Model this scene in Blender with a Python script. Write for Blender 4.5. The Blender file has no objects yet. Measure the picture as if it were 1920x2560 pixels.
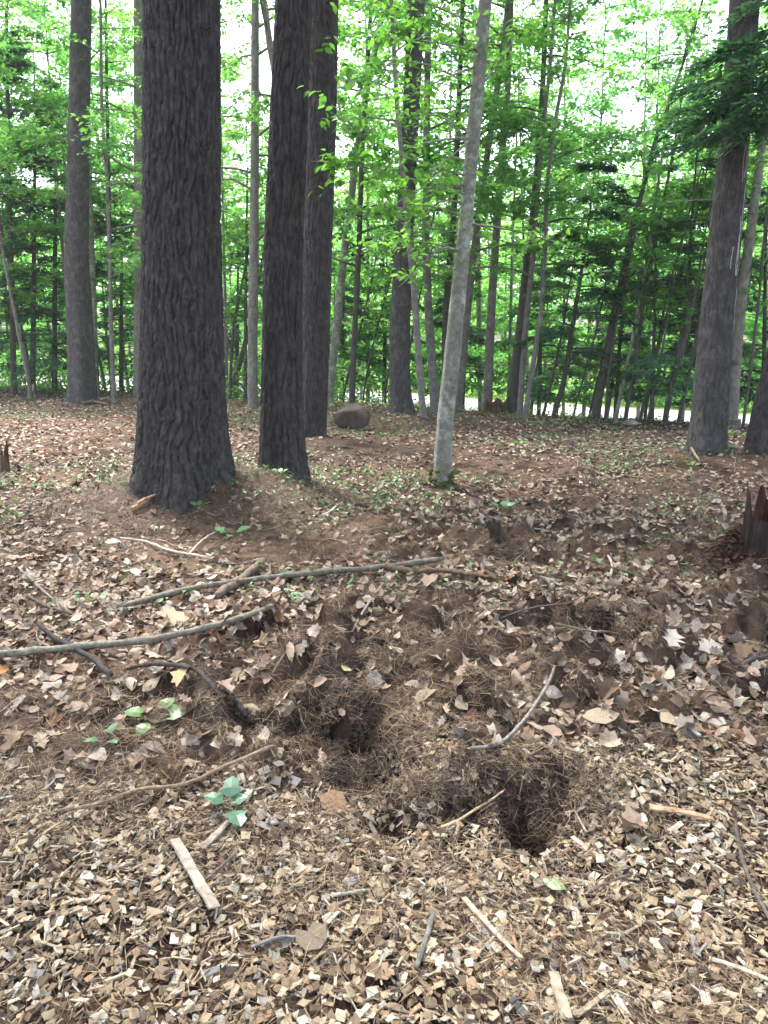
import bpy, math, random
import numpy as np
from mathutils import Vector

rng = np.random.default_rng(7)
random.seed(7)
SC = bpy.context.scene
C = SC.collection

# ------------------------------------------------------------------ camera
CAM_H = 1.5
PITCH = math.atan(430 / 1848)
cam_d = bpy.data.cameras.new('camera')
cam_d.sensor_fit = 'VERTICAL'
cam_d.sensor_height = 36
cam_d.lens = 36 * 1848 / 2560
cam_d.clip_start = 0.05
cam_d.clip_end = 3000
cam = bpy.data.objects.new('camera', cam_d)
cam.location = (0, 0, CAM_H)
cam.rotation_euler = (math.pi / 2 - PITCH, 0, 0)
C.objects.link(cam)
SC.camera = cam

# ------------------------------------------------------------------ sky, sun, exposure
SUN_EL, SUN_AZ = math.radians(64), math.radians(-35)      # azimuth from +Y towards +X
world = bpy.data.worlds.new('World')
SC.world = world
world.use_nodes = True
nt = world.node_tree
nt.nodes.clear()
sky = nt.nodes.new('ShaderNodeTexSky')
sky.sky_type = 'NISHITA'
sky.sun_disc = False
sky.sun_elevation = SUN_EL
sky.sun_rotation = SUN_AZ
sky.air_density = 1.0
sky.dust_density = 4.0
hs = nt.nodes.new('ShaderNodeHueSaturation')
hs.inputs['Saturation'].default_value = 0.6
bg = nt.nodes.new('ShaderNodeBackground')
bg.inputs['Strength'].default_value = 0.13
wo = nt.nodes.new('ShaderNodeOutputWorld')
nt.links.new(sky.outputs[0], hs.inputs['Color'])
nt.links.new(hs.outputs[0], bg.inputs['Color'])
nt.links.new(bg.outputs[0], wo.inputs[0])
sun_d = bpy.data.lights.new('sun', 'SUN')
sun_d.energy = 1.5
sun_d.angle = math.radians(14)
sun_d.color = (1.0, 0.97, 0.91)
sun = bpy.data.objects.new('sun', sun_d)
sd = Vector((math.sin(SUN_AZ) * math.cos(SUN_EL), math.cos(SUN_AZ) * math.cos(SUN_EL), math.sin(SUN_EL)))
sun.rotation_euler = sd.to_track_quat('Z', 'Y').to_euler()
sun.location = sd * 50
C.objects.link(sun)
SC.view_settings.view_transform = 'Standard'
SC.view_settings.look = 'None'
SC.view_settings.gamma = 1.0
SC.view_settings.use_curve_mapping = False
SC.view_settings.exposure = 2.6
cy = SC.cycles
cy.max_bounces = 7
cy.diffuse_bounces = 4
cy.glossy_bounces = 2
cy.transmission_bounces = 5
cy.transparent_max_bounces = 4
cy.caustics_reflective = False
cy.caustics_refractive = False
cy.sample_clamp_indirect = 6

# ------------------------------------------------------------------ noise
def _h(ix, iy, seed):
    a = (ix.astype(np.int64) * 374761393 + iy.astype(np.int64) * 668265263 + seed * 1274126177) & 0xffffffff
    a = ((a ^ (a >> 13)) * 1274126177) & 0xffffffff
    a = ((a ^ (a >> 16)) * 2246822519) & 0xffffffff
    a = a ^ (a >> 15)
    return (a & 0xffffff) / float(0xffffff)

def vn(x, y, seed=0, px=None):
    x = np.asarray(x, float); y = np.asarray(y, float)
    x, y = np.broadcast_arrays(x, y)
    ix = np.floor(x); iy = np.floor(y)
    fx = x - ix; fy = y - iy
    fx = fx * fx * (3 - 2 * fx); fy = fy * fy * (3 - 2 * fy)
    ix = ix.astype(np.int64); iy = iy.astype(np.int64)
    w = (lambda i: i % px) if px else (lambda i: i)
    a = _h(w(ix), iy, seed); b = _h(w(ix + 1), iy, seed)
    c = _h(w(ix), iy + 1, seed); d = _h(w(ix + 1), iy + 1, seed)
    return (a * (1 - fx) + b * fx) * (1 - fy) + (c * (1 - fx) + d * fx) * fy

def fbm(x, y, o=3, seed=0):
    s = 0; a = 0.5; t = 0
    for k in range(o):
        s = s + a * vn(np.asarray(x) * 2 ** k, np.asarray(y) * 2 ** k, seed + 17 * k)
        t += a; a *= 0.5
    return s / t

def vor(a, b, na, seed, side=False):
    """two nearest distances of a jittered cell pattern, periodic in a"""
    ia = np.floor(a).astype(np.int64); ib = np.floor(b).astype(np.int64)
    f1 = np.full(a.shape, 9.); f2 = np.full(a.shape, 9.); cid = np.zeros(a.shape)
    a1 = np.zeros(a.shape); b1 = np.zeros(a.shape); a2 = np.zeros(a.shape); b2 = np.zeros(a.shape)
    for da in (-1, 0, 1):
        for db in (-1, 0, 1):
            ca, cb = ia + da, ib + db
            w = ca % na
            ja = a - (ca + .1 + .8 * _h(w, cb, seed)); jb = b - (cb + .1 + .8 * _h(w, cb, seed + 5))
            d = np.hypot(ja, jb); h = _h(w, cb, seed + 9)
            c = d < f1; e = (~c) & (d < f2)
            f2 = np.where(c, f1, np.where(e, d, f2)); a2 = np.where(c, a1, np.where(e, ja, a2)); b2 = np.where(c, b1, np.where(e, jb, b2))
            cid = np.where(c, h, cid); f1 = np.where(c, d, f1); a1 = np.where(c, ja, a1); b1 = np.where(c, jb, b1)
    if side: return f1, f2, cid, np.abs(a1 - a2) / (np.hypot(a1 - a2, b1 - b2) + 1e-6)
    return f1, f2, cid

def sst(a, b, x):
    t = np.clip((np.asarray(x, float) - a) / (b - a), 0, 1)
    return t * t * (3 - 2 * t)

# ------------------------------------------------------------------ picture point -> place
K = 1920 / 1659.0            # measurements were read off a 1659-wide view of the photograph
FW = np.array((0, math.cos(PITCH), -math.sin(PITCH)))
UP = np.array((0, math.sin(PITCH), math.cos(PITCH)))
RT = np.array((1.0, 0, 0))
CAMP = np.array((0, 0, CAM_H))

def ray(px, py):
    return RT * ((px * K - 960) / 1848) + UP * ((1280 - py * K) / 1848) + FW

def at(px, py, Y):
    d = ray(px, py)
    return CAMP + d * (Y / d[1])

def flat(px, py):
    d = ray(px, py)
    return (CAMP + d * (-CAM_H / d[2]))[:2]

def span(wpx, p):            # width in metres of wpx measured pixels at place p
    return wpx * K / 1848 * float(np.dot(np.asarray(p) - CAMP, FW))

# ------------------------------------------------------------------ terrain
CP = np.array((-12.5, 24.0)); CN = np.array((0.451, 0.893))
def sdist(x, y):
    return (x - CP[0]) * CN[0] + (y - CP[1]) * CN[1]

MOUNDS = []
for px, py, rx, ry, hh in ((430, 1075, 1.0, 0.75, .17), (560, 1085, 0.8, 0.6, .10), (250, 1100, .5, .45, .06),
                           (690, 965, 1.3, 1.0, .12), (612, 1035, .6, .5, .07), (957, 1060, .45, .4, .06),
                           (1530, 995, 1.0, .9, .12), (1650, 1000, 1.0, .9, .12), (868, 898, 1.0, .9, .1),
                           (178, 870, 1.3, 1.2, .12), (918, 945, .6, .6, .08), (1072, 905, .9, .8, .16),
                           (635, 1203, .14, .11, .115), (1085, 1165, .34, .22, .06), (1630, 1215, .55, .42, .10), (1625, 1200, .2, .16, .1), (1075, 1172, .1, .08, .05), (410, 1090, .9, .6, .17),
                           (1060, 1010, 1.0, .6, .05), (820, 1440, .7, .35, .04), (1010, 1690, .4, .16, .06), (1250, 1700, .35, .2, .05),
                           (720, 1530, .45, .12, .05), (1340, 1325, .4, .18, .05), (1375, 925, .7, .5, .08)):
    MOUNDS.append((*flat(px, py), rx, ry, hh))
PITS = []
for px, py, rx, ry, hh in ((1140, 1800, .075, .10, .12), (1090, 1745, .10, .06, .09), (1010, 1770, .07, .05, .06), (1200, 1740, .06, .06, .07), (670, 1568, .12, .08, .12), (768, 1612, .14, .09, .13),
                           (780, 1690, .13, .09, .09), (1090, 1205, .11, .12, .09), (1345, 1385, .2, .09, .09),
                           (420, 1478, .1, .06, .04), (1280, 1360, .14, .08, .05), (890, 1780, .12, .05, .04),
                           (120, 1190, .14, .12, .05), (560, 1565, .1, .06, .05), (1150, 1770, .09, .08, .08)):
    PITS.append((*flat(px, py), rx, ry, hh))

def hgt(x, y):
    x = np.asarray(x, float); y = np.asarray(y, float)
    s = sdist(x, y)
    z = 0.16 * (fbm(x * .35 + 9, y * .35, 2, 3) - .5) * sst(1.0, 5, np.abs(y))
    near = 1 - sst(12, 22, y)
    z = z + near * (0.07 * (fbm(x * 1.7, y * 1.7, 3, 5) - .5) + 0.045 * (fbm(x * 6, y * 6, 3, 8) - .5) + 0.02 * (vn(x * 22, y * 22, 4) - .5))
    z = z - .15 * sst(7, 14, y) * sst(-1, 4, x)
    z = z - (1.0 + .02 * np.clip(x - 4, -20, 20)) * sst(0.3, 6.5, s) + .35 * sst(-4, 0.5, s) * 0
    z = z + 1.6 * sst(17, 40, s) + 0.02 * np.clip(s - 40, 0, 400)
    # torn-up clumps of needles and roots
    band = np.exp(-((y - 3.2 - .25 * x) / .85) ** 2) * sst(-1.4, -.5, x) + .55 * np.exp(-((y - 5.6) / 1.2) ** 2) * sst(-.6, .4, x)
    f1, f2, cid = vor(x * 4.6 + 1.2 * fbm(x * 7, y * 7, 2, 71), y * 4.6, 10 ** 6, 70)
    g1, g2, cid2 = vor(x * 5.3 + 9 + fbm(x * 8, y * 8, 2, 73), y * 5.3 + 4, 10 ** 6, 75)
    z = z + band * (.23 * np.clip((cid - .35) / .65, 0, 1) * np.exp(-(f1 / .42) ** 4) - .13 * np.clip((cid2 - .5) / .5, 0, 1) * np.exp(-(g1 / .36) ** 4) + .07 * (fbm(x * 11, y * 11, 2, 34) - .5))
    for mx, my, rx, ry, hh in MOUNDS:
        q = ((x - mx) / rx) ** 2 + ((y - my) / ry) ** 2
        z = z + hh * np.exp(-q)
    for mx, my, rx, ry, hh in PITS:
        q = ((x - mx) / rx) ** 2 + ((y - my) / ry) ** 2
        z = z - hh * np.exp(-q * q)
    return z

def gp(px, py, ymax=45):
    d = ray(px, py)
    t = np.linspace(1.0, ymax, 6000) / d[1]
    P = CAMP + d * t[:, None]
    below = P[:, 2] < hgt(P[:, 0], P[:, 1])
    i = int(np.argmax(below)) if below.any() else 5999
    return P[i]

# ------------------------------------------------------------------ mesh helpers
class MB:
    def __init__(s):
        s.V = []; s.F3 = []; s.F4 = []; s.T = []; s.n = 0
    def add(s, v, f, tint=(.5, .5, .5)):
        v = np.asarray(v, float).reshape(-1, 3); f = np.asarray(f, np.int64)
        s.V.append(v)
        (s.F3 if f.shape[1] == 3 else s.F4).append(f + s.n)
        t = np.asarray(tint, float)
        if t.ndim == 1: t = np.tile(t, (len(v), 1))
        s.T.append(t); s.n += len(v)
        return s
    def addf(s, v, f3, f4, tint):
        b = s.n
        s.add(v, f4 if len(f4) else f3, tint)
        if len(f4) and len(f3): s.F3.append(np.asarray(f3, np.int64) + b)
    def mesh(s, name, mat, smooth=False):
        v = np.concatenate(s.V); t = np.concatenate(s.T)
        f3 = np.concatenate(s.F3) if s.F3 else np.zeros((0, 3), np.int64)
        f4 = np.concatenate(s.F4) if s.F4 else np.zeros((0, 4), np.int64)
        me = bpy.data.meshes.new(name)
        me.vertices.add(len(v)); me.vertices.foreach_set('co', v.astype(np.float32).ravel())
        nl = f3.size + f4.size
        me.loops.add(nl)
        me.loops.foreach_set('vertex_index', np.concatenate([f3.ravel(), f4.ravel()]).astype(np.int32))
        me.polygons.add(len(f3) + len(f4))
        st = np.concatenate([np.arange(len(f3)) * 3, len(f3) * 3 + np.arange(len(f4)) * 4]).astype(np.int32)
        me.polygons.foreach_set('loop_start', st)
        me.polygons.foreach_set('use_smooth', np.full(len(st), bool(smooth)))
        a = me.attributes.new('tint', 'FLOAT_COLOR', 'POINT')
        a.data.foreach_set('color', np.concatenate([t, np.ones((len(t), 1))], 1).astype(np.float32).ravel())
        me.update(calc_edges=True); me.validate()
        if mat: me.materials.append(mat)
        return me
    def build(s, name, mat, parent=None, smooth=False, origin=None):
        if origin is not None:
            s.V = [v - np.asarray(origin) for v in s.V]
        o = bpy.data.objects.new(name, s.mesh(name, mat, smooth)); C.objects.link(o)
        if origin is not None: o.location = origin
        if parent: o.parent = parent
        return o

def tag(o, label=None, cat=None, group=None, kind=None):
    if label: o['label'] = label
    if cat: o['category'] = cat
    if group: o['group'] = group
    if kind: o['kind'] = kind
    return o

def empty(name, loc, label, cat, group=None):
    o = bpy.data.objects.new(name, None); C.objects.link(o)
    o.location = loc; o.empty_display_size = .1
    return tag(o, label, cat, group)

def frames(P):
    T = np.gradient(P, axis=0); T /= np.linalg.norm(T, axis=1, keepdims=True) + 1e-9
    ref = np.array((0., 1, 0)) if abs(T[:, 1]).mean() < .8 else np.array((1., 0, 0))
    A = np.cross(T, ref); A /= np.linalg.norm(A, axis=1, keepdims=True) + 1e-9
    B = np.cross(T, A)
    return T, A, B

def tube(P, R, k=8, cap=True):
    """rings along P; R is (n,) or (n,k)"""
    P = np.asarray(P, float); n = len(P)
    R = np.asarray(R, float)
    if R.ndim == 1: R = np.tile(R[:, None], (1, k))
    T, A, B = frames(P)
    th = np.arange(k) / k * 2 * np.pi
    V = P[:, None] + R[..., None] * (np.cos(th)[None, :, None] * A[:, None] + np.sin(th)[None, :, None] * B[:, None])
    i = np.arange(n - 1)[:, None] * k; j = np.arange(k)[None]
    F = np.stack([i + j, i + (j + 1) % k, i + k + (j + 1) % k, i + k + j], -1).reshape(-1, 4)
    V = V.reshape(-1, 3)
    if cap:
        V = np.concatenate([V, P[:1], P[-1:]])
        a = n * k; jj = np.arange(k); l = (n - 1) * k
        c1 = np.stack([np.full(k, a), (jj + 1) % k, jj, np.full(k, a)], -1)[:, :3]
        c2 = np.stack([np.full(k, a + 1), l + jj, l + (jj + 1) % k], -1)
        return V, F, np.concatenate([c1, c2])
    return V, F, np.zeros((0, 3), np.int64)

def resample(P, n):
    P = np.asarray(P, float)
    d = np.r_[0, np.cumsum(np.linalg.norm(np.diff(P[:, :3], axis=0), axis=1))]
    t = np.linspace(0, d[-1], n)
    Q = np.stack([np.interp(t, d, P[:, c]) for c in range(P.shape[1])], 1)
    w = max(1, n // (4 * max(1, len(P) - 1)))
    for _ in range(3 * w):
        Q[1:-1] = .25 * Q[:-2] + .5 * Q[1:-1] + .25 * Q[2:]
    return Q

# ------------------------------------------------------------------ materials
def mat(name):
    m = bpy.data.materials.new(name); m.use_nodes = True
    n = m.node_tree.nodes; n.clear()
    out = n.new('ShaderNodeOutputMaterial')
    return m, m.node_tree, out

def N(t, typ, **kw):
    n = t.nodes.new(typ)
    for k, v in kw.items():
        if k in n.inputs: n.inputs[k].default_value = v
        else: setattr(n, k, v)
    return n

def principled(t, out, rough=.8, spec=.3):
    b = N(t, 'ShaderNodeBsdfPrincipled', Roughness=rough)
    b.inputs['Specular IOR Level'].default_value = spec
    t.links.new(b.outputs[0], out.inputs['Surface'])
    return b

def tinted(name, rough=.8, spec=.2, nscale=60, var=.35, bump=.0, bscale=150, stretch=None):
    """per-piece colour from the mesh, grain from noise"""
    m, t, out = mat(name); L = t.links
    b = principled(t, out, rough, spec)
    at_ = N(t, 'ShaderNodeAttribute', attribute_name='tint')
    tc = N(t, 'ShaderNodeTexCoord')
    no = N(t, 'ShaderNodeTexNoise', Scale=nscale, Detail=4.0)
    if stretch:
        mp = N(t, 'ShaderNodeMapping'); mp.inputs['Scale'].default_value = stretch
        L.new(tc.outputs['Object'], mp.inputs[0]); L.new(mp.outputs[0], no.inputs['Vector'])
    else: L.new(tc.outputs['Object'], no.inputs['Vector'])
    mr = N(t, 'ShaderNodeMapRange'); mr.inputs['From Min'].default_value = .3; mr.inputs['From Max'].default_value = .7
    mr.inputs['To Min'].default_value = 1 - var; mr.inputs['To Max'].default_value = 1 + var
    L.new(no.outputs[0], mr.inputs[0])
    mx = N(t, 'ShaderNodeMix', data_type='RGBA', blend_type='MULTIPLY'); mx.inputs[0].default_value = 1
    L.new(at_.outputs['Color'], mx.inputs[6]); L.new(mr.outputs[0], mx.inputs[7])
    L.new(mx.outputs[2], b.inputs['Base Color'])
    if bump:
        bp = N(t, 'ShaderNodeBump', Strength=bump); bp.inputs['Distance'].default_value = .004
        n2 = N(t, 'ShaderNodeTexNoise', Scale=bscale, Detail=5.0)
        L.new(tc.outputs['Object'], n2.inputs['Vector']); L.new(n2.outputs[0], bp.inputs['Height'])
        L.new(bp.outputs[0], b.inputs['Normal'])
    return m

def leafmat(name, tr=(2.6, 2.7, 1.6), mixf=.6, gloss=.05):
    m, t, out = mat(name); L = t.links
    at_ = N(t, 'ShaderNodeAttribute', attribute_name='tint')
    d = N(t, 'ShaderNodeBsdfDiffuse'); tl = N(t, 'ShaderNodeBsdfTranslucent')
    mu = N(t, 'ShaderNodeMix', data_type='RGBA', blend_type='MULTIPLY'); mu.inputs[0].default_value = 1
    mu.inputs[7].default_value = (*tr, 1)
    L.new(at_.outputs['Color'], d.inputs['Color']); L.new(at_.outputs['Color'], mu.inputs[6]); L.new(mu.outputs[2], tl.inputs['Color'])
    ms = N(t, 'ShaderNodeMixShader', Fac=mixf); L.new(d.outputs[0], ms.inputs[1]); L.new(tl.outputs[0], ms.inputs[2])
    g = N(t, 'ShaderNodeBsdfGlossy', Roughness=.4)
    m2 = N(t, 'ShaderNodeMixShader', Fac=gloss); L.new(ms.outputs[0], m2.inputs[1]); L.new(g.outputs[0], m2.inputs[2])
    L.new(m2.outputs[0], out.inputs['Surface'])
    return m

def barkmat(name, dark, mid, light, scale=6, zs=.25, lich=0., lichcol=(.3, .33, .28), bump=.6, rough=.9, fine=40):
    m, t, out = mat(name); L = t.links
    b = principled(t, out, rough, .15)
    tc = N(t, 'ShaderNodeTexCoord')
    mp = N(t, 'ShaderNodeMapping'); mp.inputs['Scale'].default_value = (1, 1, zs)
    L.new(tc.outputs['Object'], mp.inputs[0])
    n1 = N(t, 'ShaderNodeTexNoise', Scale=scale * 3, Detail=8.0, Roughness=.65); L.new(mp.outputs[0], n1.inputs['Vector'])
    cr = N(t, 'ShaderNodeValToRGB')
    e = cr.color_ramp.elements
    e[0].position = .3; e[0].color = (*dark, 1); e[1].position = .72; e[1].color = (*light, 1)
    k = e.new(.5); k.color = (*mid, 1)
    L.new(n1.outputs[0], cr.inputs[0])
    col = cr.outputs[0]
    if lich:
        n3 = N(t, 'ShaderNodeTexNoise', Scale=scale, Detail=6.0, Roughness=.7); L.new(tc.outputs['Object'], n3.inputs['Vector'])
        r3 = N(t, 'ShaderNodeValToRGB'); r3.color_ramp.elements[0].position = .5; r3.color_ramp.elements[1].position = .62
        L.new(n3.outputs[0], r3.inputs[0])
        ml = N(t, 'ShaderNodeMath', operation='MULTIPLY'); ml.inputs[1].default_value = lich; L.new(r3.outputs[0], ml.inputs[0])
        mx = N(t, 'ShaderNodeMix', data_type='RGBA'); L.new(ml.outputs[0], mx.inputs[0]); L.new(col, mx.inputs[6]); mx.inputs[7].default_value = (*lichcol, 1)
        col = mx.outputs[2]
    L.new(col, b.inputs['Base Color'])
    n2 = N(t, 'ShaderNodeTexNoise', Scale=fine, Detail=8.0, Roughness=.7); L.new(mp.outputs[0], n2.inputs['Vector'])
    bp = N(t, 'ShaderNodeBump', Strength=bump); bp.inputs['Distance'].default_value = .015
    L.new(n2.outputs[0], bp.inputs['Height']); L.new(bp.outputs[0], b.inputs['Normal'])
    return m

M_PINE = barkmat('pine_bark', (.030, .026, .027), (.057, .051, .052), (.112, .104, .104), 9, .35, .35, (.13, .13, .12), .8, .9, 60)
M_PINE2 = barkmat('grey_pine_bark', (.045, .041, .041), (.077, .072, .071), (.13, .123, .12), 8, .3, .35, (.2, .2, .19))
M_BEECH = barkmat('beech_bark', (.12, .12, .10), (.21, .21, .18), (.31, .31, .27), 7, .9, .85, (.42, .45, .40), .35, .8, 60)
M_GREY = barkmat('grey_bark', (.12, .11, .10), (.19, .175, .16), (.28, .26, .24), 6, .5, .5, (.33, .33, .30), .4)
M_DARKB = barkmat('dark_bark', (.055, .05, .045), (.09, .082, .074), (.14, .13, .12), 8, .4, .2, (.12, .13, .11), .5)
M_LEAF = leafmat('green_leaf')
M_NEED = leafmat('evergreen_needle', (1.7, 2.0, 1.2), .42, .04)
M_SEED = leafmat('seedling_leaf', (1.2, 1.4, .8), .3, .08)
M_CHIP = tinted('cut_wood', .75, .2, 50, .25, .12, 260, (1, 1, 1))
M_DEAD = tinted('dead_leaf', .7, .25, 28, .3, .35, 90)
M_NDL = tinted('dry_needle', .6, .3, 30, .2)
M_STICK = tinted('stick_bark', .85, .2, 45, .45, .6, 110)
M_ROT = tinted('rotten_wood', .95, .1, 25, .6, .9, 50, (1, 1, .25))
M_SPLIT = tinted('split_wood', .8, .15, 35, .45, .5, 90, (1, 1, 1))
M_CONE = tinted('pine_cone', .8, .2, 80, .4)
M_ROCK = tinted('boulder_stone', .85, .25, 7, .45, .7, 25)
M_MOSS = tinted('moss', .95, .1, 60, .4, .8, 90)

# ground: humus and needle litter, sandy verge and the asphalt
def ground_mat():
    m, t, out = mat('forest_floor'); L = t.links
    b = principled(t, out, .95, .08)
    at_ = N(t, 'ShaderNodeAttribute', attribute_name='tint')
    geo = N(t, 'ShaderNodeNewGeometry')
    n1 = N(t, 'ShaderNodeTexNoise', Scale=9.0, Detail=10.0, Roughness=.72); L.new(geo.outputs['Position'], n1.inputs['Vector'])
    cr = N(t, 'ShaderNodeValToRGB'); e = cr.color_ramp.elements
    e[0].position = .32; e[0].color = (.35, .33, .32, 1); e[1].position = .68; e[1].color = (1.75, 1.65, 1.55, 1)
    L.new(n1.outputs[0], cr.inputs[0])
    mx = N(t, 'ShaderNodeMix', data_type='RGBA', blend_type='MULTIPLY'); mx.inputs[0].default_value = 1
    L.new(at_.outputs['Color'], mx.inputs[6]); L.new(cr.outputs[0], mx.inputs[7]); L.new(mx.outputs[2], b.inputs['Base Color'])
    n2 = N(t, 'ShaderNodeTexNoise', Scale=55.0, Detail=8.0, Roughness=.75); L.new(geo.outputs['Position'], n2.inputs['Vector'])
    bp = N(t, 'ShaderNodeBump', Strength=.9); bp.inputs['Distance'].default_value = .03
    L.new(n2.outputs[0], bp.inputs['Height']); L.new(bp.outputs[0], b.inputs['Normal'])
    return m
M_GROUND = ground_mat()
M_ROAD = tinted('asphalt', .85, .2, 30, .15, .4, 60)
M_SAND = tinted('sandy_gravel', .95, .1, 20, .25, .5, 60)

# ------------------------------------------------------------------ ground sheet
ys = [-60, -30, -15, -8, -4, -2, -1, -.4, 0, .3, .6, .85]
y = 1.05
while y < 34:
    ys.append(y); y += max(.013, .0058 * y) if y < 16 else .013 * y
while y < 135:
    ys.append(y); y *= 1.12
ys = np.array(ys)
g = np.linspace(-1, 1, 201)
go = 1 + np.cumsum(.02 * 1.16 ** np.arange(36))
gg = np.r_[-go[::-1], g, go]
W = np.maximum(ys, 1.05) * .56 + .2
gt_ = np.clip((np.abs(gg) - 1) / (go[-1] - 1), 0, 1)[None]
X = np.where(np.abs(gg)[None] <= 1, W[:, None] * gg[None], np.sign(gg)[None] * (W[:, None] + (150 - W[:, None]) * gt_)); Y = np.tile(ys[:, None], (1, len(gg)))
Z = hgt(X, Y)
gv = np.stack([X, Y, Z], -1).reshape(-1, 3)
nr, nc = X.shape
i = np.arange(nr - 1)[:, None] * nc; j = np.arange(nc - 1)[None]
gf = np.stack([i + j, i + j + 1, i + nc + j + 1, i + nc + j], -1).reshape(-1, 4)
sx = sdist(X, Y).reshape(-1)
base = np.array((.115, .083, .066)); red = np.array((.155, .102, .076)); grn = np.array((.07, .12, .03))
f1 = fbm(X * .8, Y * .8, 3, 21).reshape(-1)
gt = base + (red - base) * sst(.4, .65, f1)[:, None]
gt = gt + (np.array((.10, .16, .04)) - gt) * sst(16, 17.5, sx)[:, None] * .9
damp = sst(.52, .68, fbm(X * 3.1 + 7, Y * 3.1, 3, 51)).reshape(-1) * (1 - sst(9, 14, Y.reshape(-1)))     # damp black humus
gt = gt + (np.array((.03, .022, .018)) - gt) * (.8 * damp)[:, None]
pitm = np.zeros(len(gt))
for mx, my, rx, ry, hh in PITS:       # dark soil of the dug pits, their deep shade put into the colour
    q = ((gv[:, 0] - mx) / (rx * 1.25)) ** 2 + ((gv[:, 1] - my) / (ry * 1.25)) ** 2
    pitm = np.maximum(pitm, np.exp(-q * q))
gt = gt + (np.array((.022, .016, .013)) - gt) * pitm[:, None]
gm = MB(); gm.add(gv, gf, gt)
ground = gm.build('ground', M_GROUND, smooth=True)
tag(ground, 'woodland floor of brown needles and humus', None, None, 'structure')

# road beyond the trees: sandy verge, asphalt, painted edge line
D = np.array((CN[1], -CN[0]))
def strip(name, s0, s1, lift, m, col, label):
    t = np.linspace(-70, 60, 160); ss = np.linspace(s0, s1, 6)
    TT, S2 = np.meshgrid(t, ss, indexing='ij')
    jag = (fbm(TT * .9, S2 * 0 + s0, 3, 31) - .5)
    S2 = S2 + jag * (.5 if 'verge' in name else .05) * ((S2 == s0) | (S2 == s1))
    x = CP[0] + D[0] * TT + CN[0] * S2; yy = CP[1] + D[1] * TT + CN[1] * S2
    z = hgt(x, yy) + lift
    n_, k_ = x.shape
    i = np.arange(n_ - 1)[:, None] * k_; j = np.arange(k_ - 1)[None]
    F = np.stack([i + j, i + k_ + j, i + k_ + j + 1, i + j + 1], -1).reshape(-1, 4)
    b = MB(); b.add(np.stack([x, yy, z], -1).reshape(-1, 3), F, col)
    return tag(b.build(name, m), label, None, None, 'structure')
strip('road_verge', 6.6, 10.8, .03, M_SAND, (.52, .47, .40), 'pale sandy verge this side of the road')
strip('road', 10.6, 15.6, .05, M_ROAD, (.30, .31, .34), 'pale sunlit road behind the trees')
strip('far_verge', 15.5, 17.2, .035, M_SAND, (.30, .30, .18), 'grassy verge on the far side of the road')

# ------------------------------------------------------------------ leaf batches
def rot_frames(n, yaw=None, pitch=(0, .4), roll=(0, .5)):
    yaw = rng.uniform(0, 2 * np.pi, n) if yaw is None else yaw
    p = rng.normal(pitch[0], pitch[1], n); r = rng.normal(roll[0], roll[1], n)
    a = np.stack([np.cos(yaw) * np.cos(p), np.sin(yaw) * np.cos(p), np.sin(p)], 1)
    s0 = np.stack([-np.sin(yaw), np.cos(yaw), np.zeros(n)], 1)
    n0 = np.cross(a, s0)
    s = s0 * np.cos(r)[:, None] + n0 * np.sin(r)[:, None]
    return a, s, np.cross(a, s)

DIAM = (np.array([(0, 0, 0), (.45, .3, .07), (1, 0, -.03), (.45, -.3, .07)]), np.array([(0, 1, 2), (0, 2, 3)]))
OVATE = (np.array([(0, 0, 0), (.22, .22, .05), (.55, .27, .06), (1, 0, -.05), (.55, -.27, .06), (.22, -.22, .05), (.5, 0, 0)]),
         np.array([(0, 6, 1), (1, 6, 2), (2, 6, 3), (3, 6, 4), (4, 6, 5), (5, 6, 0)]))
NEEDC = (np.array([(0, 0, 0), (.4, .17, 0), (1, 0, -.05), (.4, -.17, 0)]), np.array([(0, 1, 2), (0, 2, 3)]))

def scatter(mb, proto, P, size, fr, tint, wid=1.0, bend=None):
    v, f = proto
    n = len(P)
    if n == 0: return
    a, s, u = fr
    L = v[None, :, :] * np.asarray(size).reshape(-1, 1, 1) * np.array((1, wid, 1))
    if bend is not None:
        xx = v[None, :, 0] - .4; yy = v[None, :, 1]
        L[:, :, 2] += np.asarray(size).reshape(-1, 1) * (bend[:, :1] * xx * xx + bend[:, 1:2] * yy * yy + bend[:, 2:3] * xx * yy)
    V = P[:, None] + L[:, :, :1] * a[:, None] + L[:, :, 1:2] * s[:, None] + L[:, :, 2:3] * u[:, None]
    F = f[None] + (np.arange(n) * len(v))[:, None, None]
    T = np.repeat(tint, len(v), axis=0)
    mb.add(V.reshape(-1, 3), F.reshape(-1, f.shape[1]), T)

GREENS = np.array([(.062, .165, .042), (.075, .19, .046), (.095, .215, .05), (.052, .145, .05), (.115, .225, .05)])
HEML = np.array([(.048, .12, .072), (.058, .14, .08), (.07, .16, .082), (.085, .175, .08)])
def pick(pal, n, j=.18, w=None):
    c = pal[rng.choice(len(pal), n, p=w)]
    return c * rng.uniform(1 - j, 1 + j, (n, 1))

def branch_poly(p0, yaw, length, rise, droop, n=7, wob=.08):
    t = np.linspace(0, 1, n)
    P = np.zeros((n, 3))
    P[:, 0] = p0[0] + np.cos(yaw) * length * t
    P[:, 1] = p0[1] + np.sin(yaw) * length * t
    P[:, 2] = p0[2] + length * (rise * t - droop * t * t)
    P[1:] += rng.normal(0, wob * length / n, (n - 1, 3))
    return P

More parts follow.
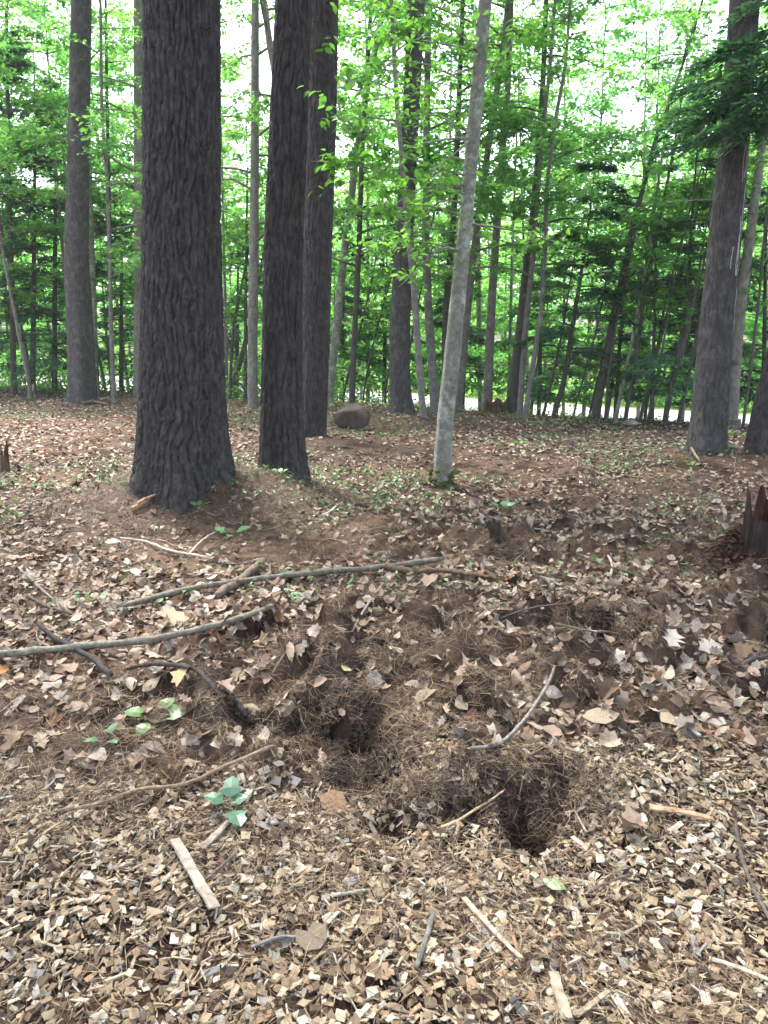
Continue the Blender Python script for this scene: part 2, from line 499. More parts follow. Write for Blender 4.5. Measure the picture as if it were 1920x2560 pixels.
def spray_leaves(polys, n, size, spread, flatn=.35, tmin=.25):
    """leaf places in flat sprays along limbs"""
    L = np.array([np.linalg.norm(p[-1] - p[0]) for p in polys]); L = L / L.sum()
    idx = rng.choice(len(polys), n, p=L)
    out = np.zeros((n, 3))
    # twigs: leaves gather along short twigs so the crown has clumps and gaps
    for k, p in enumerate(polys):
        m = np.where(idx == k)[0]
        if not len(m): continue
        nt_ = max(3, len(m) // 9)
        tt = tmin + (1 - tmin) * rng.random(nt_) ** .8
        ti = tt * (len(p) - 1); i0 = np.minimum(ti.astype(int), len(p) - 2); fr = (ti - i0)[:, None]
        root = p[i0] * (1 - fr) + p[i0 + 1] * fr
        ya = rng.uniform(0, 2 * np.pi, nt_)
        ln = spread * rng.uniform(.35, 1.1, nt_)
        tip = root + np.stack([np.cos(ya) * ln, np.sin(ya) * ln, rng.normal(-.05, flatn, nt_) * ln], 1)
        w = rng.integers(0, nt_, len(m)); q = rng.random(len(m))[:, None] ** .7
        out[m] = root[w] * (1 - q) + tip[w] * q + rng.normal(0, .05 * spread + .02, (len(m), 3)) * (1, 1, .6)
    return out

# ------------------------------------------------------------------ trunks
def trunk_mesh(P, R, k, bark=0., cell=.055, cellh=.17, flare=.1, seed=1, lumps=5, seam=None, rough=1):
    """P (n,3) centres, R (n,) radii; bark = furrow depth in metres"""
    th = np.arange(k) / k * 2 * np.pi
    n = len(P)
    z = np.r_[0, np.cumsum(np.linalg.norm(np.diff(P, axis=0), axis=1))]
    RR = np.tile(R[:, None], (1, k))
    rm = np.median(R)
    fl = np.clip((R / rm - 1.02), 0, 1)[:, None]
    RR = RR * (1 + flare * fl / .4 * (np.sin(lumps * th + seed)[None] * .7 + .5 * np.sin((lumps - 2) * th + 2 * seed)[None]))
    if bark:
        na = max(8, int(round(2 * np.pi * rm / cell)))
        A = np.tile(th[None] / (2 * np.pi) * na, (n, 1)); B = np.tile(z[:, None] / cellh, (1, k))
        na2 = max(2, na // 2); Ah = np.tile(th[None] / (2 * np.pi) * na2, (n, 1))
        A2 = A + 1.5 * (vn(Ah, B * .45, seed + 3, px=na2) - .5) + .35 * (vn(A, B * 3.1, seed + 4, px=na) - .5)
        B2 = B + 1.0 * (vn(A, B * .35, seed + 6, px=na) - .5)
        f1, f2, cid, sd_ = vor(A2, B2, na, seed, True)
        g1, g2, cid2, sd2 = vor(A * 2 + 1.2 * (vn(A, B * 2, seed + 13, px=na) - .5), B * 1.7, 2 * na, seed + 30, True)
        fis = (1 - sst(.03, .30, f2 - f1)) * (.15 + .85 * sst(.35, .8, sd_))
        brk = (1 - sst(.0, .25, g2 - g1)) * (.2 + .8 * sst(.3, .8, sd2))
        fl_ = vn(A * 3, B * 9, seed + 40, px=3 * na) - .5
        RR = RR + bark * (.4 - np.maximum(fis, .38 * brk) + .25 * fl_ + .25 * (vn(Ah, B * .6, seed + 44, px=na2) - .5) + .06 * (cid - .5) + .06 * (cid2 - .5))
        if seam:
            th0, za, zb = seam; w_ = sst(za - .1, za + .2, z) * (1 - sst(zb - .5, zb, z))
            c_ = (th0 + .05 * np.sin(z * 3) + .03 * np.sin(z * 9 + 1))[:, None]
            dth = th[None] - c_
            RR = RR + w_[:, None] * (-.075 * np.exp(-(dth / .055) ** 2) + .02 * np.exp(-((dth + .16) / .12) ** 2))
    else:
        RR = RR * (1 + .05 * (vn(np.tile(th[None] / (2 * np.pi) * 4, (n, 1)), np.tile(z[:, None] * 5, (1, k)), seed, px=4) - .5))
    return tube(P, RR, k)

def trunk_path(pts, Y0, top_z, n_vis, sink=.25, top_r=.45):
    c = []; 
    for px, py, w in pts:
        p = at(px, py, Y0); c.append((*p, span(w, p) / 2))
    c = np.array(c)
    # below the ground
    b = c[0].copy(); b[2] = min(b[2] - sink, float(hgt(b[0], b[1])) - .1); b[3] *= 1.06
    vis = resample(np.vstack([b, c]), n_vis)
    if top_z > vis[-1, 2] + .5:
        m = max(8, int((top_z - vis[-1, 2]) / .5)); t = np.linspace(0, 1, m + 1)[1:]
        d = (c[-1] - c[-2]); d = d[:3] / max(.05, d[2])
        e = np.zeros((m, 4)); dz = (top_z - vis[-1, 2])
        e[:, 0] = vis[-1, 0] + d[0] * dz * (t - .4 * t * t); e[:, 1] = vis[-1, 1]; e[:, 2] = vis[-1, 2] + dz * t
        e[:, 3] = vis[-1, 3] * (1 - (1 - top_r * .4) * t)
        vis = np.vstack([vis, e])
    return vis

def limb_add(mb, P, r0, r1=.006, k=6, tint=(.5, .5, .5)):
    V, F, F3 = tube(P, np.linspace(r0, r1, len(P)), k)
    mb.addf(V, F3, F, tint)

def spot(path, z):
    i = int(np.argmin(abs(path[:, 2] - z))); return path[i]

def whorl(path, zlo, zhi, n, length, rise, droop, yaw=None, wob=.08):
    polys = []
    for q in range(n):
        z = zlo + (zhi - zlo) * (q + rng.random()) / n
        p = spot(path, z)
        ya = rng.uniform(0, 2 * np.pi) if yaw is None else rng.normal(*yaw)
        l = length * rng.uniform(.6, 1.15) * (1.1 - .5 * (z - zlo) / max(.1, zhi - zlo))
        polys.append((branch_poly(p[:3], ya, l, rise + rng.normal(0, .12), droop, 7, wob), p[3]))
    return polys

def pine(name, label, pts, Y0, m, k, nv, bark, seed, cr=(10, 20, 3.2, 1500), cell=.055, cellh=.17, stubs=4, group='big pines in the wood', seam=None):
    path = trunk_path(pts, Y0, cr[1], nv)
    org = path[0, :3].copy(); org[2] = hgt(org[0], org[1])
    r = empty(name, org, label, 'tree', group)
    mb = MB()
    V, F, F3 = trunk_mesh(path[:, :3], path[:, 3], k, bark, cell, cellh, .12, seed, 5, seam)
    mb.addf(V - org, F3, F, (.5, .5, .5))
    polys = whorl(path, cr[0], cr[1] - .5, 12, cr[2], .25, .25)
    for P, rr in polys: limb_add(mb, P - org, .05, .012, 5)
    for q in range(stubs):      # dead stubs on the bole
        z = rng.uniform(2.0, 8); p = spot(path, z); ya = rng.uniform(np.pi * 1.05, np.pi * 1.95)
        P = branch_poly(p[:3] + np.array((np.cos(ya), np.sin(ya), 0)) * p[3] * .85, ya, rng.uniform(.05, .14), .3, .1, 4)
        limb_add(mb, P - org, .016, .008, 5)
    mb.build('trunk', m, r, smooth=True)
    rb_ = float(np.interp(org[2] + .12, path[:, 2], path[:, 3]))
    for q in range(5):      # surface roots running out under the litter
        a_ = math.radians((-22, 28, 95, 155, 202)[q]) + rng.uniform(-.2, .2); L_ = rb_ * rng.uniform(.9, 1.6)
        t_ = np.linspace(0, 1, 9); rr_ = rb_ * .55 + L_ * t_; bd = a_ + rng.normal(0, .35) * t_
        px_ = path[0, 0] + np.cos(bd) * rr_; py_ = path[0, 1] + np.sin(bd) * rr_
        hr = rb_ * (.17 * (1 - t_) ** 1.2 + .05)
        P_ = np.stack([px_, py_, hgt(px_, py_) + hr * (.35 - 1.1 * t_) + rb_ * .3 * (1 - t_) ** 3], 1)
        V, F, F3 = tube(P_, hr[:, None] * (1 + .14 * rng.normal(0, 1, (9, 10))), 10); q_ = MB(); q_.addf(V - org, F3, F, (.5, .5, .5)); q_.build('root', m, r, smooth=True)
    n = cr[3]
    P = spray_leaves([p for p, _ in polys], n, .3, .9, .3, .2)
    cm = MB(); fr = rot_frames(n, None, (0.1, .5), (0, .6))
    scatter(cm, DIAM, P - org, rng.uniform(.25, .42, n), fr, pick(HEML * 1.3, n), .9)
    cm.build('crown', M_NEED, r)
    return r, path

def gY(px, py):
    p = gp(px, py)
    if sdist(p[0], p[1]) > .5:       # stands on the edge of the flat, not on the slope behind it
        u = p[0] / p[1]; return float((.3 + CP @ CN) / (u * CN[0] + CN[1]))
    return float(p[1])

# ------------------------------------------------------------------ the big pines
T2, path2 = pine('pine_tree', 'massive dark pine with deeply furrowed bark standing on a needle mound',
     [(396, 1085, 238), (395, 1050, 222), (394, 1000, 200), (393, 940, 187), (393, 840, 176), (393, 700, 168), (393, 500, 160), (393, 250, 157), (393, 0, 155)],
     gY(400, 1068) + .3, M_PINE, 250, 350, .034, 11, (9, 21, 4.6, 2600), .05, .17)
T3, _ = pine('pine_tree', 'dark straight pine just right of the massive pine with a long seam down its bark',
     [(611, 1032, 112), (610, 1010, 103), (609, 960, 95), (608, 880, 88), (610, 700, 82), (614, 500, 80), (622, 300, 78), (635, 0, 75)],
     gY(612, 1030) + .2, M_PINE, 160, 250, .027, 23, (10, 20, 4.0, 2200), .052, .17, seam=(math.radians(142), .5, 4.2))
T4, _ = pine('pine_tree', 'dark thick pine half hidden behind the straight pine with the seam',
     [(674, 946, 62), (676, 930, 56), (680, 850, 54), (683, 700, 58), (687, 500, 60), (695, 250, 61), (699, 0, 62)],
     gY(672, 943) + .2, M_PINE, 130, 220, .026, 37, (10, 20, 4.0, 2200), .055, .17)
T5, _ = pine('pine_tree', 'brown mid-distance pine left of the slim pale beech, partly veiled by leaves',
     [(870, 895, 58), (866, 870, 48), (863, 800, 44), (864, 700, 43), (871, 560, 40), (879, 400, 37), (890, 200, 36), (899, 0, 37)],
     gY(868, 893) + .15, M_PINE2, 90, 170, .014, 41, (10.5, 19, 3, 1200), .05, .15)
T7, path7 = pine('pine_tree', 'grey furrowed pine streaked with white resin and crossed by hemlock sprays',
     [(1525, 985, 86), (1526, 965, 80), (1530, 920, 74), (1540, 800, 70), (1553, 650, 67), (1567, 500, 64), (1587, 300, 58), (1609, 0, 60)],
     gY(1527, 983) + .2, M_PINE2, 120, 220, .014, 53, (9.5, 19, 3, 1300), .045, .13)
T1, _ = pine('pine_tree', 'grey-brown pine swelling at its foot, standing far back on the left of the massive pine',
     [(177, 870, 64), (177, 845, 58), (176, 780, 54), (170, 650, 52), (165, 570, 50), (168, 400, 45), (172, 200, 43), (176, 0, 41)],
     gY(178, 868) + .15, M_PINE2, 90, 170, .014, 61, (10.5, 19, 3, 1300), .05, .15)

# unseen pines added beyond the picture's edges so their crowns shade the clearing
for q, (x_, y_, R_) in enumerate(((-5.2, 2.6, .3), (4.9, 2.2, .27), (.6, -4.5, .3), (-4.6, -3.5, .25), (5.0, -3.8, .28), (-7.6, 7.5, .27), (8.2, 6.6, .25), (-.2, -9.5, .3), (-9.5, .5, .25), (9.4, .2, .25))):
    z_ = float(hgt(x_, y_)); zz = np.linspace(-.3, 21, 60)
    pth = np.stack([x_ + .15 * np.sin(zz * .2 + q), y_ + 0 * zz, z_ + zz, R_ * (1.02 - zz / 24) + .12 * np.exp(-np.clip(zz, 0, 9) * 3)], 1)
    org = np.array((x_, y_, z_))
    r = empty('pine_tree', org, 'tall unseen pine added beyond the picture to shade the clearing', 'tree', 'pines round the clearing')
    mb = MB(); V, F, F3 = trunk_mesh(pth[:, :3], pth[:, 3], 26, 0, seed=q + 3); mb.addf(V - org, F3, F, (.5, .5, .5))
    pol = whorl(pth, 9.5, 20.5, 16, 4.6, .2, .25)
    for P, rr in pol: limb_add(mb, P - org, .05, .012, 4)
    mb.build('trunk', M_PINE, r, smooth=True)
    n = 2000; P = spray_leaves([p for p, _ in pol], n, .3, 1.0, .3, .15)
    cm = MB(); scatter(cm, DIAM, P - org, rng.uniform(.36, .56, n), rot_frames(n, None, (.1, .5), (0, .6)), pick(HEML, n), .9)
    cm.build('crown', M_NEED, r)

# white resin runs on the grey pine
rs = MB()
for q in range(16):
    f0 = rng.uniform(.30, .80); i0 = int(f0 * 215); ln = rng.integers(8, 34)
    a = rng.normal(-.62, .2)
    pp = []
    for i in range(i0, min(218, i0 + ln)):
        c = path7[i]; aa = a + .04 * math.sin(i * .4 + q)
        pp.append(c[:3] + np.array((math.sin(-aa), -math.cos(aa), 0)) * (c[3] + .004))
    if len(pp) > 4:
        V, F, F3 = tube(np.array(pp), np.full(len(pp), .0045), 5); rs.addf(V - np.array(T7.location), F3, F, (.5, .5, .48))
rs.build('resin_streak', M_CHIP, T7)

# ------------------------------------------------------------------ hemlock sprays
def hemlock_foliage(mb, poly, n, width=.3, size=(.1, .17), org=np.zeros(3), tmin=.12):
    t = tmin + (1 - tmin) * rng.random(n) ** .9
    ti = t * (len(poly) - 1); i0 = np.minimum(ti.astype(int), len(poly) - 2); fr = (ti - i0)[:, None]
    p = poly[i0] * (1 - fr) + poly[i0 + 1] * fr
    d = poly[-1] - poly[0]; L = np.linalg.norm(d); d = d / L
    side = np.array((-d[1], d[0], 0)); side /= np.linalg.norm(side) + 1e-9
    sg = rng.choice((-1, 1), n)
    # twigs: quantise along the limb so that needles line up in feathery twigs
    w = width * L * (1.05 - t) * rng.random(n) ** .8
    fwd = w * rng.uniform(.35, .7, n)
    P = p + side * (sg * w)[:, None] + d * fwd[:, None]
    P[:, 2] += -.25 * w + rng.normal(0, .035, n)
    yaw = np.arctan2(d[1], d[0]) + sg * rng.normal(.7, .35, n)
    f = rot_frames(n, yaw, (-.25, .25), (0, .35))
    scatter(mb, NEEDC, P - org, rng.uniform(size[0], size[1], n), f, pick(HEML, n, .3))

def hemlock(name, label, pts, Y0, top, nb, blen, group, nleaf=90, zlo=1.0, k=10, m=None, yaw=None):
    nleaf = int(nleaf * 2.2); pts = [(a_, b_, c_ * .75) for a_, b_, c_ in pts]
    path = trunk_path(pts, Y0, top, 40, .15, .15)
    org = path[0, :3].copy(); org[2] = hgt(org[0], org[1])
    r = empty(name, org, label, 'tree', group)
    mb = MB(); V, F, F3 = trunk_mesh(path[:, :3], path[:, 3], k, 0, seed=int(rng.integers(99)))
    mb.addf(V - org, F3, F, (.5, .5, .5))
    cm = MB()
    for q in range(nb):
        z = zlo + org[2] + (top - .2 - zlo - org[2]) * (q + rng.random()) / nb
        p = spot(path, z); ya = rng.uniform(0, 2 * np.pi) if yaw is None else rng.normal(*yaw)
        l = blen * rng.uniform(.65, 1.1) * (1.15 - .85 * (z - org[2]) / (top - org[2]))
        P = branch_poly(p[:3], ya, l, .12, .32, 7, .05)
        limb_add(mb, P - org, .018, .004, 4)
        hemlock_foliage(cm, P, nleaf, .34, (.10, .2), org)
    mb.build('trunk', m or M_DARKB, r, smooth=True)
    cm.build('crown', M_NEED, r)
    return r

# the leaning hemlock whose sprays hang in front of the grey pine
Y8 = gY(1640, 985) + .2
path8 = trunk_path([(1655, 990, 96), (1658, 960, 84), (1668, 880, 74), (1690, 780, 68), (1730, 600, 62), (1770, 400, 55), (1800, 100, 48)], Y8, 11, 160)
org8 = path8[0, :3].copy(); org8[2] = hgt(org8[0], org8[1])
T8 = empty('hemlock_tree', org8, 'dark leaning hemlock cut by the picture edge with sprays hanging before the grey pine', 'tree')
mb = MB(); V, F, F3 = trunk_mesh(path8[:, :3], path8[:, 3], 110, .013, .05, .14, .12, 71); mb.addf(V - org8, F3, F, (.5, .5, .5))
cm = MB()
for tx, ty, dy, n in ((1405, 335, -.9, 420), (1440, 290, -.7, 420), (1470, 200, -.6, 380), (1500, 150, -.5, 380), (1545, 300, -.9, 360), (1560, 110, -.4, 380),
                      (1600, 230, -1.1, 340), (1450, 250, -1.0, 340), (1520, 210, -.9, 380), (1590, 160, -.8, 340), (1575, 60, -.3, 200), (1640, 300, -1, 300), (1480, 330, -.3, 240), (1530, 250, -.5, 360)):
    tip = at(tx, ty, Y8 + dy)
    st = spot(path8, tip[2] + .35)[:3]
    t = np.linspace(0, 1, 8)[:, None]
    P = st * (1 - t) + tip * t; P[:, 2] += .35 * np.sin(t[:, 0] * np.pi) * .5; P[1:] += rng.normal(0, .02, (7, 3))
    limb_add(mb, P - org8, .016, .004, 5)
    hemlock_foliage(cm, P, n, .26, (.08, .15), org8, .2)
for P, rr in whorl(path8, 6.2, 10.8, 14, 2.4, .1, .3):
    limb_add(mb, P - org8, .03, .006, 5); hemlock_foliage(cm, P, 420, .35, (.1, .17), org8)
mb.build('trunk', M_PINE, T8, smooth=True); cm.build('crown', M_NEED, T8)

# ------------------------------------------------------------------ broadleaf trees
def broadleaf(name, label, pts, Y0, m, top, zlo, nb, blen, nl, group=None, size=(.08, .12), spread=.55, k=12, pal=GREENS, proto=DIAM, rise=.35, droop=.25, nv=60, w=None, thick=1.):
    path = trunk_path(pts, Y0, top, nv, .2, .25)
    org = path[0, :3].copy(); org[2] = hgt(org[0], org[1])
    r = empty(name, org, label, 'tree', group)
    mb = MB(); V, F, F3 = trunk_mesh(path[:, :3], path[:, 3], k, 0, seed=int(rng.integers(99)), lumps=4)
    mb.addf(V - org, F3, F, (.5, .5, .5))
    polys = whorl(path, zlo, top - .3, nb, blen, rise, droop)
    for P, rr in polys: limb_add(mb, P - org, max(.006, min(.03, rr * .45)), .003, 4)
    mb.build('trunk', m, r, smooth=True)
    P = spray_leaves([p for p, _ in polys], nl, 0, spread)
    cm = MB(); fr = rot_frames(nl, None, (-.15, .35), (0, .45))
    scatter(cm, proto, P - org, rng.uniform(size[0], size[1], nl), fr, pick(pal, nl, .2, w))
    cm.build('crown', M_LEAF, r)
    return r, path

SLIM = 'slim trees in the middle of the wood'
SP = [
 # name, label, points, Y0 or None, bark, top, zlo, branches, length, leaves
 ('maple_tree', 'thin straight brown trunk standing between the massive pine and the seamed pine', [(546, 882, 25), (546, 860, 22), (546, 700, 21), (549, 500, 20), (551, 250, 18), (551, 0, 17)], None, M_GREY, 13, 3.6, 16, 2.0, 2200),
 ('maple_tree', 'bent grey limb of a maple emerging left of the seamed pine near the top', [(625, 900, 22), (620, 600, 20), (605, 250, 18), (595, 150, 17), (582, 100, 15), (577, 50, 14), (570, 0, 13)], 14.0, M_GREY, 11, 5.2, 10, 1.8, 1400),
 ('beech_tree', 'smooth grey trunk hugging the left edge of the massive pine', [(303, 842, 30), (303, 700, 27), (302, 400, 26), (301, 0, 25)], 21.0, M_GREY, 13, 4.0, 14, 2.3, 2200),
 ('beech_sapling', 'very thin pale pole with a kink, right of the grey-brown pine', [(246, 870, 13), (243, 800, 10), (240, 720, 9), (236, 520, 8), (229, 350, 7), (220, 250, 7), (217, 0, 6)], None, M_GREY, 11, 3.4, 16, 1.8, 2200),
 ('dark_sapling', 'thin dark stem just behind the pale kinked pole', [(241, 842, 10), (240, 700, 9), (236, 450, 8), (231, 200, 7), (228, 0, 6)], 21.5, M_DARKB, 9, 3.0, 10, 1.5, 1200),
 ('beech_sapling', 'mottled grey stem half hidden behind the grey-brown pine', [(206, 838, 17), (205, 800, 15), (200, 600, 14), (194, 450, 13), (188, 200, 12), (184, 0, 11)], 21.5, M_BEECH, 11, 4.0, 12, 1.8, 1500),
 ('dark_sapling', 'thin dark trunk nearest the left picture edge', [(29, 835, 13), (28, 700, 12), (24, 560, 11), (18, 350, 9), (15, 125, 8), (14, 0, 7)], 21.0, M_DARKB, 12, 3.4, 16, 2.0, 2400),
 ('beech_tree', 'pale grey-white beech leaning right behind the boulder', [(709, 872, 21), (712, 840, 18), (724, 740, 18), (745, 530, 17), (757, 450, 16), (767, 350, 15), (792, 200, 14), (822, 50, 12), (832, 0, 12)], None, M_BEECH, 11, 3.6, 14, 1.9, 1900),
 ('maple_sapling', 'thin brown trunk between the pale leaning beech and the veiled pine', [(760, 880, 15), (762, 800, 13), (775, 543, 12), (783, 300, 11), (797, 90, 9), (802, 0, 9)], None, M_DARKB, 10, 3.2, 12, 1.7, 1700),
 ('beech_sapling', 'slim mossy-footed stem bowing left in front of the veiled pine', [(917, 942, 21), (914, 900, 17), (904, 768, 16), (894, 618, 14), (884, 520, 13), (872, 400, 11), (856, 200, 10), (845, 0, 9)], None, M_GREY, 9, 3.4, 12, 1.5, 1300),
 ('maple_tree', 'twisting brown-grey trunk directly right of the slim bowing stem', [(943, 890, 24), (938, 840, 20), (932, 768, 18), (924, 643, 17), (920, 518, 16), (921, 300, 15), (926, 0, 13)], None, M_GREY, 12, 3.5, 15, 1.9, 2000),
 ('dark_sapling', 'dark straight stem glimpsed close behind the left side of the foreground beech', [(960, 880, 16), (962, 700, 15), (972, 560, 14), (980, 475, 13), (986, 350, 12), (992, 200, 11), (998, 50, 10)], 17.5, M_DARKB, 12, 4, 12, 1.8, 1500),
 ('maple_tree', 'brown trunk leaning right out from behind the foreground beech', [(988, 888, 20), (992, 860, 18), (1005, 720, 17), (1020, 570, 16), (1036, 450, 15), (1050, 350, 14), (1066, 250, 13), (1086, 100, 12), (1098, 0, 11)], None, M_GREY, 12, 3.6, 14, 1.9, 1900),
 ('maple_tree', 'upright grey trunk rising behind the brown root ball', [(1053, 858, 22), (1055, 820, 19), (1061, 668, 18), (1071, 518, 17), (1085, 325, 15), (1097, 200, 13), (1104, 0, 12)], 17.2, M_GREY, 12, 3.6, 14, 1.9, 1900),
 ('dark_maple', 'thick dark trunk just right of the brown root ball', [(1105, 874, 26), (1112, 800, 23), (1121, 743, 21), (1133, 618, 19), (1148, 500, 17), (1160, 380, 14), (1172, 200, 12), (1180, 0, 10)], 17.0, M_DARKB, 11, 3, 12, 1.8, 1500),
 ('maple_sapling', 'long thin stem leaning right, left one of a close pair beside the root ball', [(1122, 906, 15), (1126, 840, 13), (1134, 718, 12), (1150, 568, 12), (1157, 475, 11), (1171, 300, 9), (1190, 125, 8), (1199, 0, 7)], None, M_GREY, 10, 3.2, 13, 1.7, 1500),
 ('maple_sapling', 'thin grey stem forking high up, right one of a pair beside the root ball', [(1133, 900, 11), (1155, 768, 11), (1170, 668, 10), (1178, 533, 9), (1181, 400, 9), (1201, 250, 8), (1221, 150, 7), (1232, 0, 6)], 15.8, M_GREY, 10, 3.6, 12, 1.7, 1300),
 ('maple_sapling', 'long slanting trunk before the road, thickest of the leaning stems there', [(1286, 890, 17), (1305, 798, 15), (1325, 683, 14), (1355, 548, 12), (1362, 500, 11), (1391, 400, 10), (1416, 300, 9), (1446, 225, 8), (1466, 165, 7), (1500, 60, 6)], None, M_DARKB, 9.0, 3.4, 12, 1.6, 1200),
 ('birch_sapling', 'thin pale stem leaning right against the dark hemlocks before the road', [(1331, 894, 9), (1352, 803, 8), (1366, 733, 8), (1392, 600, 7), (1410, 480, 6), (1424, 380, 5)], None, M_BEECH, 6.5, 2.6, 8, 1.1, 500),
 ('dark_sapling', 'thin dark leaning stem next to the pale leaning one before the road', [(1352, 894, 9), (1372, 788, 8), (1395, 618, 7), (1416, 518, 7), (1440, 400, 6)], None, M_DARKB, 7, 2.6, 9, 1.2, 700),
 ('dark_sapling', 'thin dark stem slanting to meet the hemlock left of the grey pine', [(1384, 898, 8), (1410, 798, 7), (1450, 643, 6), (1473, 583, 6), (1500, 480, 5)], None, M_DARKB, 6.5, 2.4, 9, 1.1, 600),
 ('dark_sapling', 'straight upright dark twiglike stem between slanting stems before the road', [(1411, 902, 5), (1411, 768, 4), (1413, 640, 4)], None, M_DARKB, 4.2, 2.0, 6, .8, 250),
 ('dark_sapling', 'thin slanting stem immediately left of the grey pine', [(1466, 904, 8), (1495, 778, 7), (1516, 668, 6), (1536, 560, 5)], None, M_DARKB, 6, 2.2, 8, 1.1, 600),
 ('beech_tree', 'grey leaning trunk right of the grey pine with a cut stump at its foot', [(1580, 922, 27), (1584, 860, 24), (1592, 740, 23), (1605, 620, 22), (1627, 460, 20), (1648, 300, 18), (1672, 100, 15)], None, M_GREY, 11, 4.2, 12, 1.8, 1500),
 ('dark_sapling', 'thin dark stem right of the grey leaning trunk', [(1606, 912, 7), (1625, 768, 6), (1640, 640, 6), (1652, 500, 5)], 14.2, M_DARKB, 6.5, 2.6, 8, 1.1, 600),
 ('dark_sapling', 'thin dark stem bending right in the gap left of the seamed pine', [(497, 856, 7), (500, 760, 7), (507, 688, 6), (538, 538, 5), (552, 450, 4)], 19.0, M_DARKB, 6.5, 2.4, 9, 1.2, 800),
 ('dark_sapling', 'short dark slanting stem low in the gap right of the massive pine', [(498, 862, 14), (507, 820, 12), (520, 778, 11), (540, 700, 9), (560, 600, 7)], 19.5, M_DARKB, 6, 2.4, 9, 1.2, 800),
 ('dark_sapling', 'upright thin dark stem beside the thin brown trunk, left of the seamed pine', [(530, 866, 8), (530, 760, 7), (531, 600, 6), (533, 480, 5)], 19.0, M_DARKB, 7, 2.6, 9, 1.2, 700),
]
for nm, lb, pts, Y0, bm_, top, zlo, nb, bl, nl in SP:
    if Y0 is None: Y0 = gY(pts[0][0], min(pts[0][1], 903)) + .05
    w = [.3, .25, .15, .2, .1]
    broadleaf(nm, lb, pts, Y0, bm_, top, zlo - .6, int(nb * 1.5), bl * 1.25, int(nl * 1.8), SLIM, (.085, .15), .6, 10, GREENS, DIAM, .3, .25, 50, w)

xs_ = np.sort(np.r_[rng.uniform(1140, 1478, 9), rng.uniform(690, 860, 4)])
for q, xp in enumerate(xs_):      # the thinnest leaning stems along the edge
    Y_ = (rng.uniform(-.3, 1.2) + CP @ CN) / ((xp * K - 960) / 1900 * CN[0] + CN[1]); ln = rng.uniform(.12, .3); tp = rng.uniform(330, 600); by = 900 if xp > 1000 else 880
    pts_ = [(xp + ln * (by - yy) + 6 * math.sin(yy * .013 + q), yy, w_) for yy, w_ in zip(np.linspace(by, tp, 5), np.linspace(rng.uniform(4, 7.5), 3, 5))]
    side_ = 'between the root ball and the grey pine' if xp > 1000 else 'between the boulder and the foreground beech'
    od = q if xp < 1000 else q - int((xs_ < 1000).sum())
    broadleaf('thin_sapling', 'very thin dark leaning sapling, %s from left %s' % ('first second third fourth fifth sixth seventh eighth ninth tenth eleventh twelfth thirteenth fourteenth fifteenth'.split()[od], side_), pts_, Y_, M_DARKB, at(xp, tp, Y_)[2] + .5, 1.8, 8, .8, 420, 'very thin saplings along the edge of the wood', (.07, .12), .4, 6, GREENS, DIAM, .3, .2, 16)

# foreground beech: explicit limbs with leaves one can tell apart
pb = [(956, 1060, 48), (956, 1040, 41), (957, 980, 38), (963, 900, 36.5), (976, 780, 35), (986, 680, 34), (1000, 540, 31), (1011, 420, 29.5), (1026, 250, 30), (1040, 100, 29), (1048, 0, 28)]
YB = gY(957, 1056) + .1
pathb = trunk_path(pb, YB, 13, 170, .2, .3)
orgb = pathb[0, :3].copy(); orgb[2] = hgt(orgb[0], orgb[1])
TB = empty('beech_tree', orgb, 'slim pale grey beech with smooth lichened bark leaning right in the open middle ground', 'tree')
mb = MB(); V, F, F3 = trunk_mesh(pathb[:, :3], pathb[:, 3], 48, 0, seed=3, lumps=5, flare=.2); mb.addf(V - orgb, F3, F, (.5, .5, .5))
# callus rings and branch scars
for fz in rng.uniform(.05, .98, 16):
    c = pathb[int(fz * 165)]; a = rng.uniform(np.pi * 1.0, np.pi * 2.0)
    q = c[:3] + np.array((np.cos(a), np.sin(a), 0)) * c[3] * .93
    P = np.stack([q + np.array((np.cos(a + s_) - np.cos(a), np.sin(a + s_) - np.sin(a), .02 * math.cos(3 * s_))) * c[3] for s_ in np.linspace(-.5, .5, 6)])
    V, F, F3 = tube(P, np.array((.003, .008, .011, .011, .008, .003)), 6); mb.addf(V - orgb, F3, F, (.5, .5, .5))
BR = [ # limb pixels from the stem outwards with the change of depth at the tip
 ([(1030, 140), (955, 170), (880, 212)], -.5), ([(1022, 300), (940, 300), (850, 330), (790, 350)], -.6), ([(1030, 190), (900, 120), (800, 150), (735, 190)], -.7),
 ([(1015, 380), (900, 350), (780, 300), (700, 228)], -.9), ([(1010, 400), (880, 390), (760, 350), (672, 348)], -.9), ([(1005, 470), (930, 440), (850, 450)], -.4),
 ([(1000, 545), (920, 520), (845, 525), (790, 528)], .3), ([(1035, 120), (980, 60), (900, 30)], -.5), ([(1040, 60), (960, 20), (850, -20), (760, 30)], -.3),
 ([(1012, 480), (1080, 490), (1150, 508), (1285, 548)], .4), ([(1030, 200), (1080, 130), (1130, 60)], .4), ([(1040, 90), (1110, 60), (1180, 80)], -.4),
 ([(1005, 440), (950, 420), (905, 480), (870, 560)], -.5), ([(1010, 420), (960, 400), (880, 410), (840, 460)], -.9), ([(1020, 330), (985, 260), (930, 240), (850, 260)], .5),
 ([(1022, 300), (960, 350), (920, 380)], -.7), ([(1046, 10), (1000, -30), (950, -60)], .5), ([(1035, 110), (940, 90), (830, 80)], .5), ([(1000, 550), (960, 520), (885, 600), (860, 620)], -.4)]
polysb = []
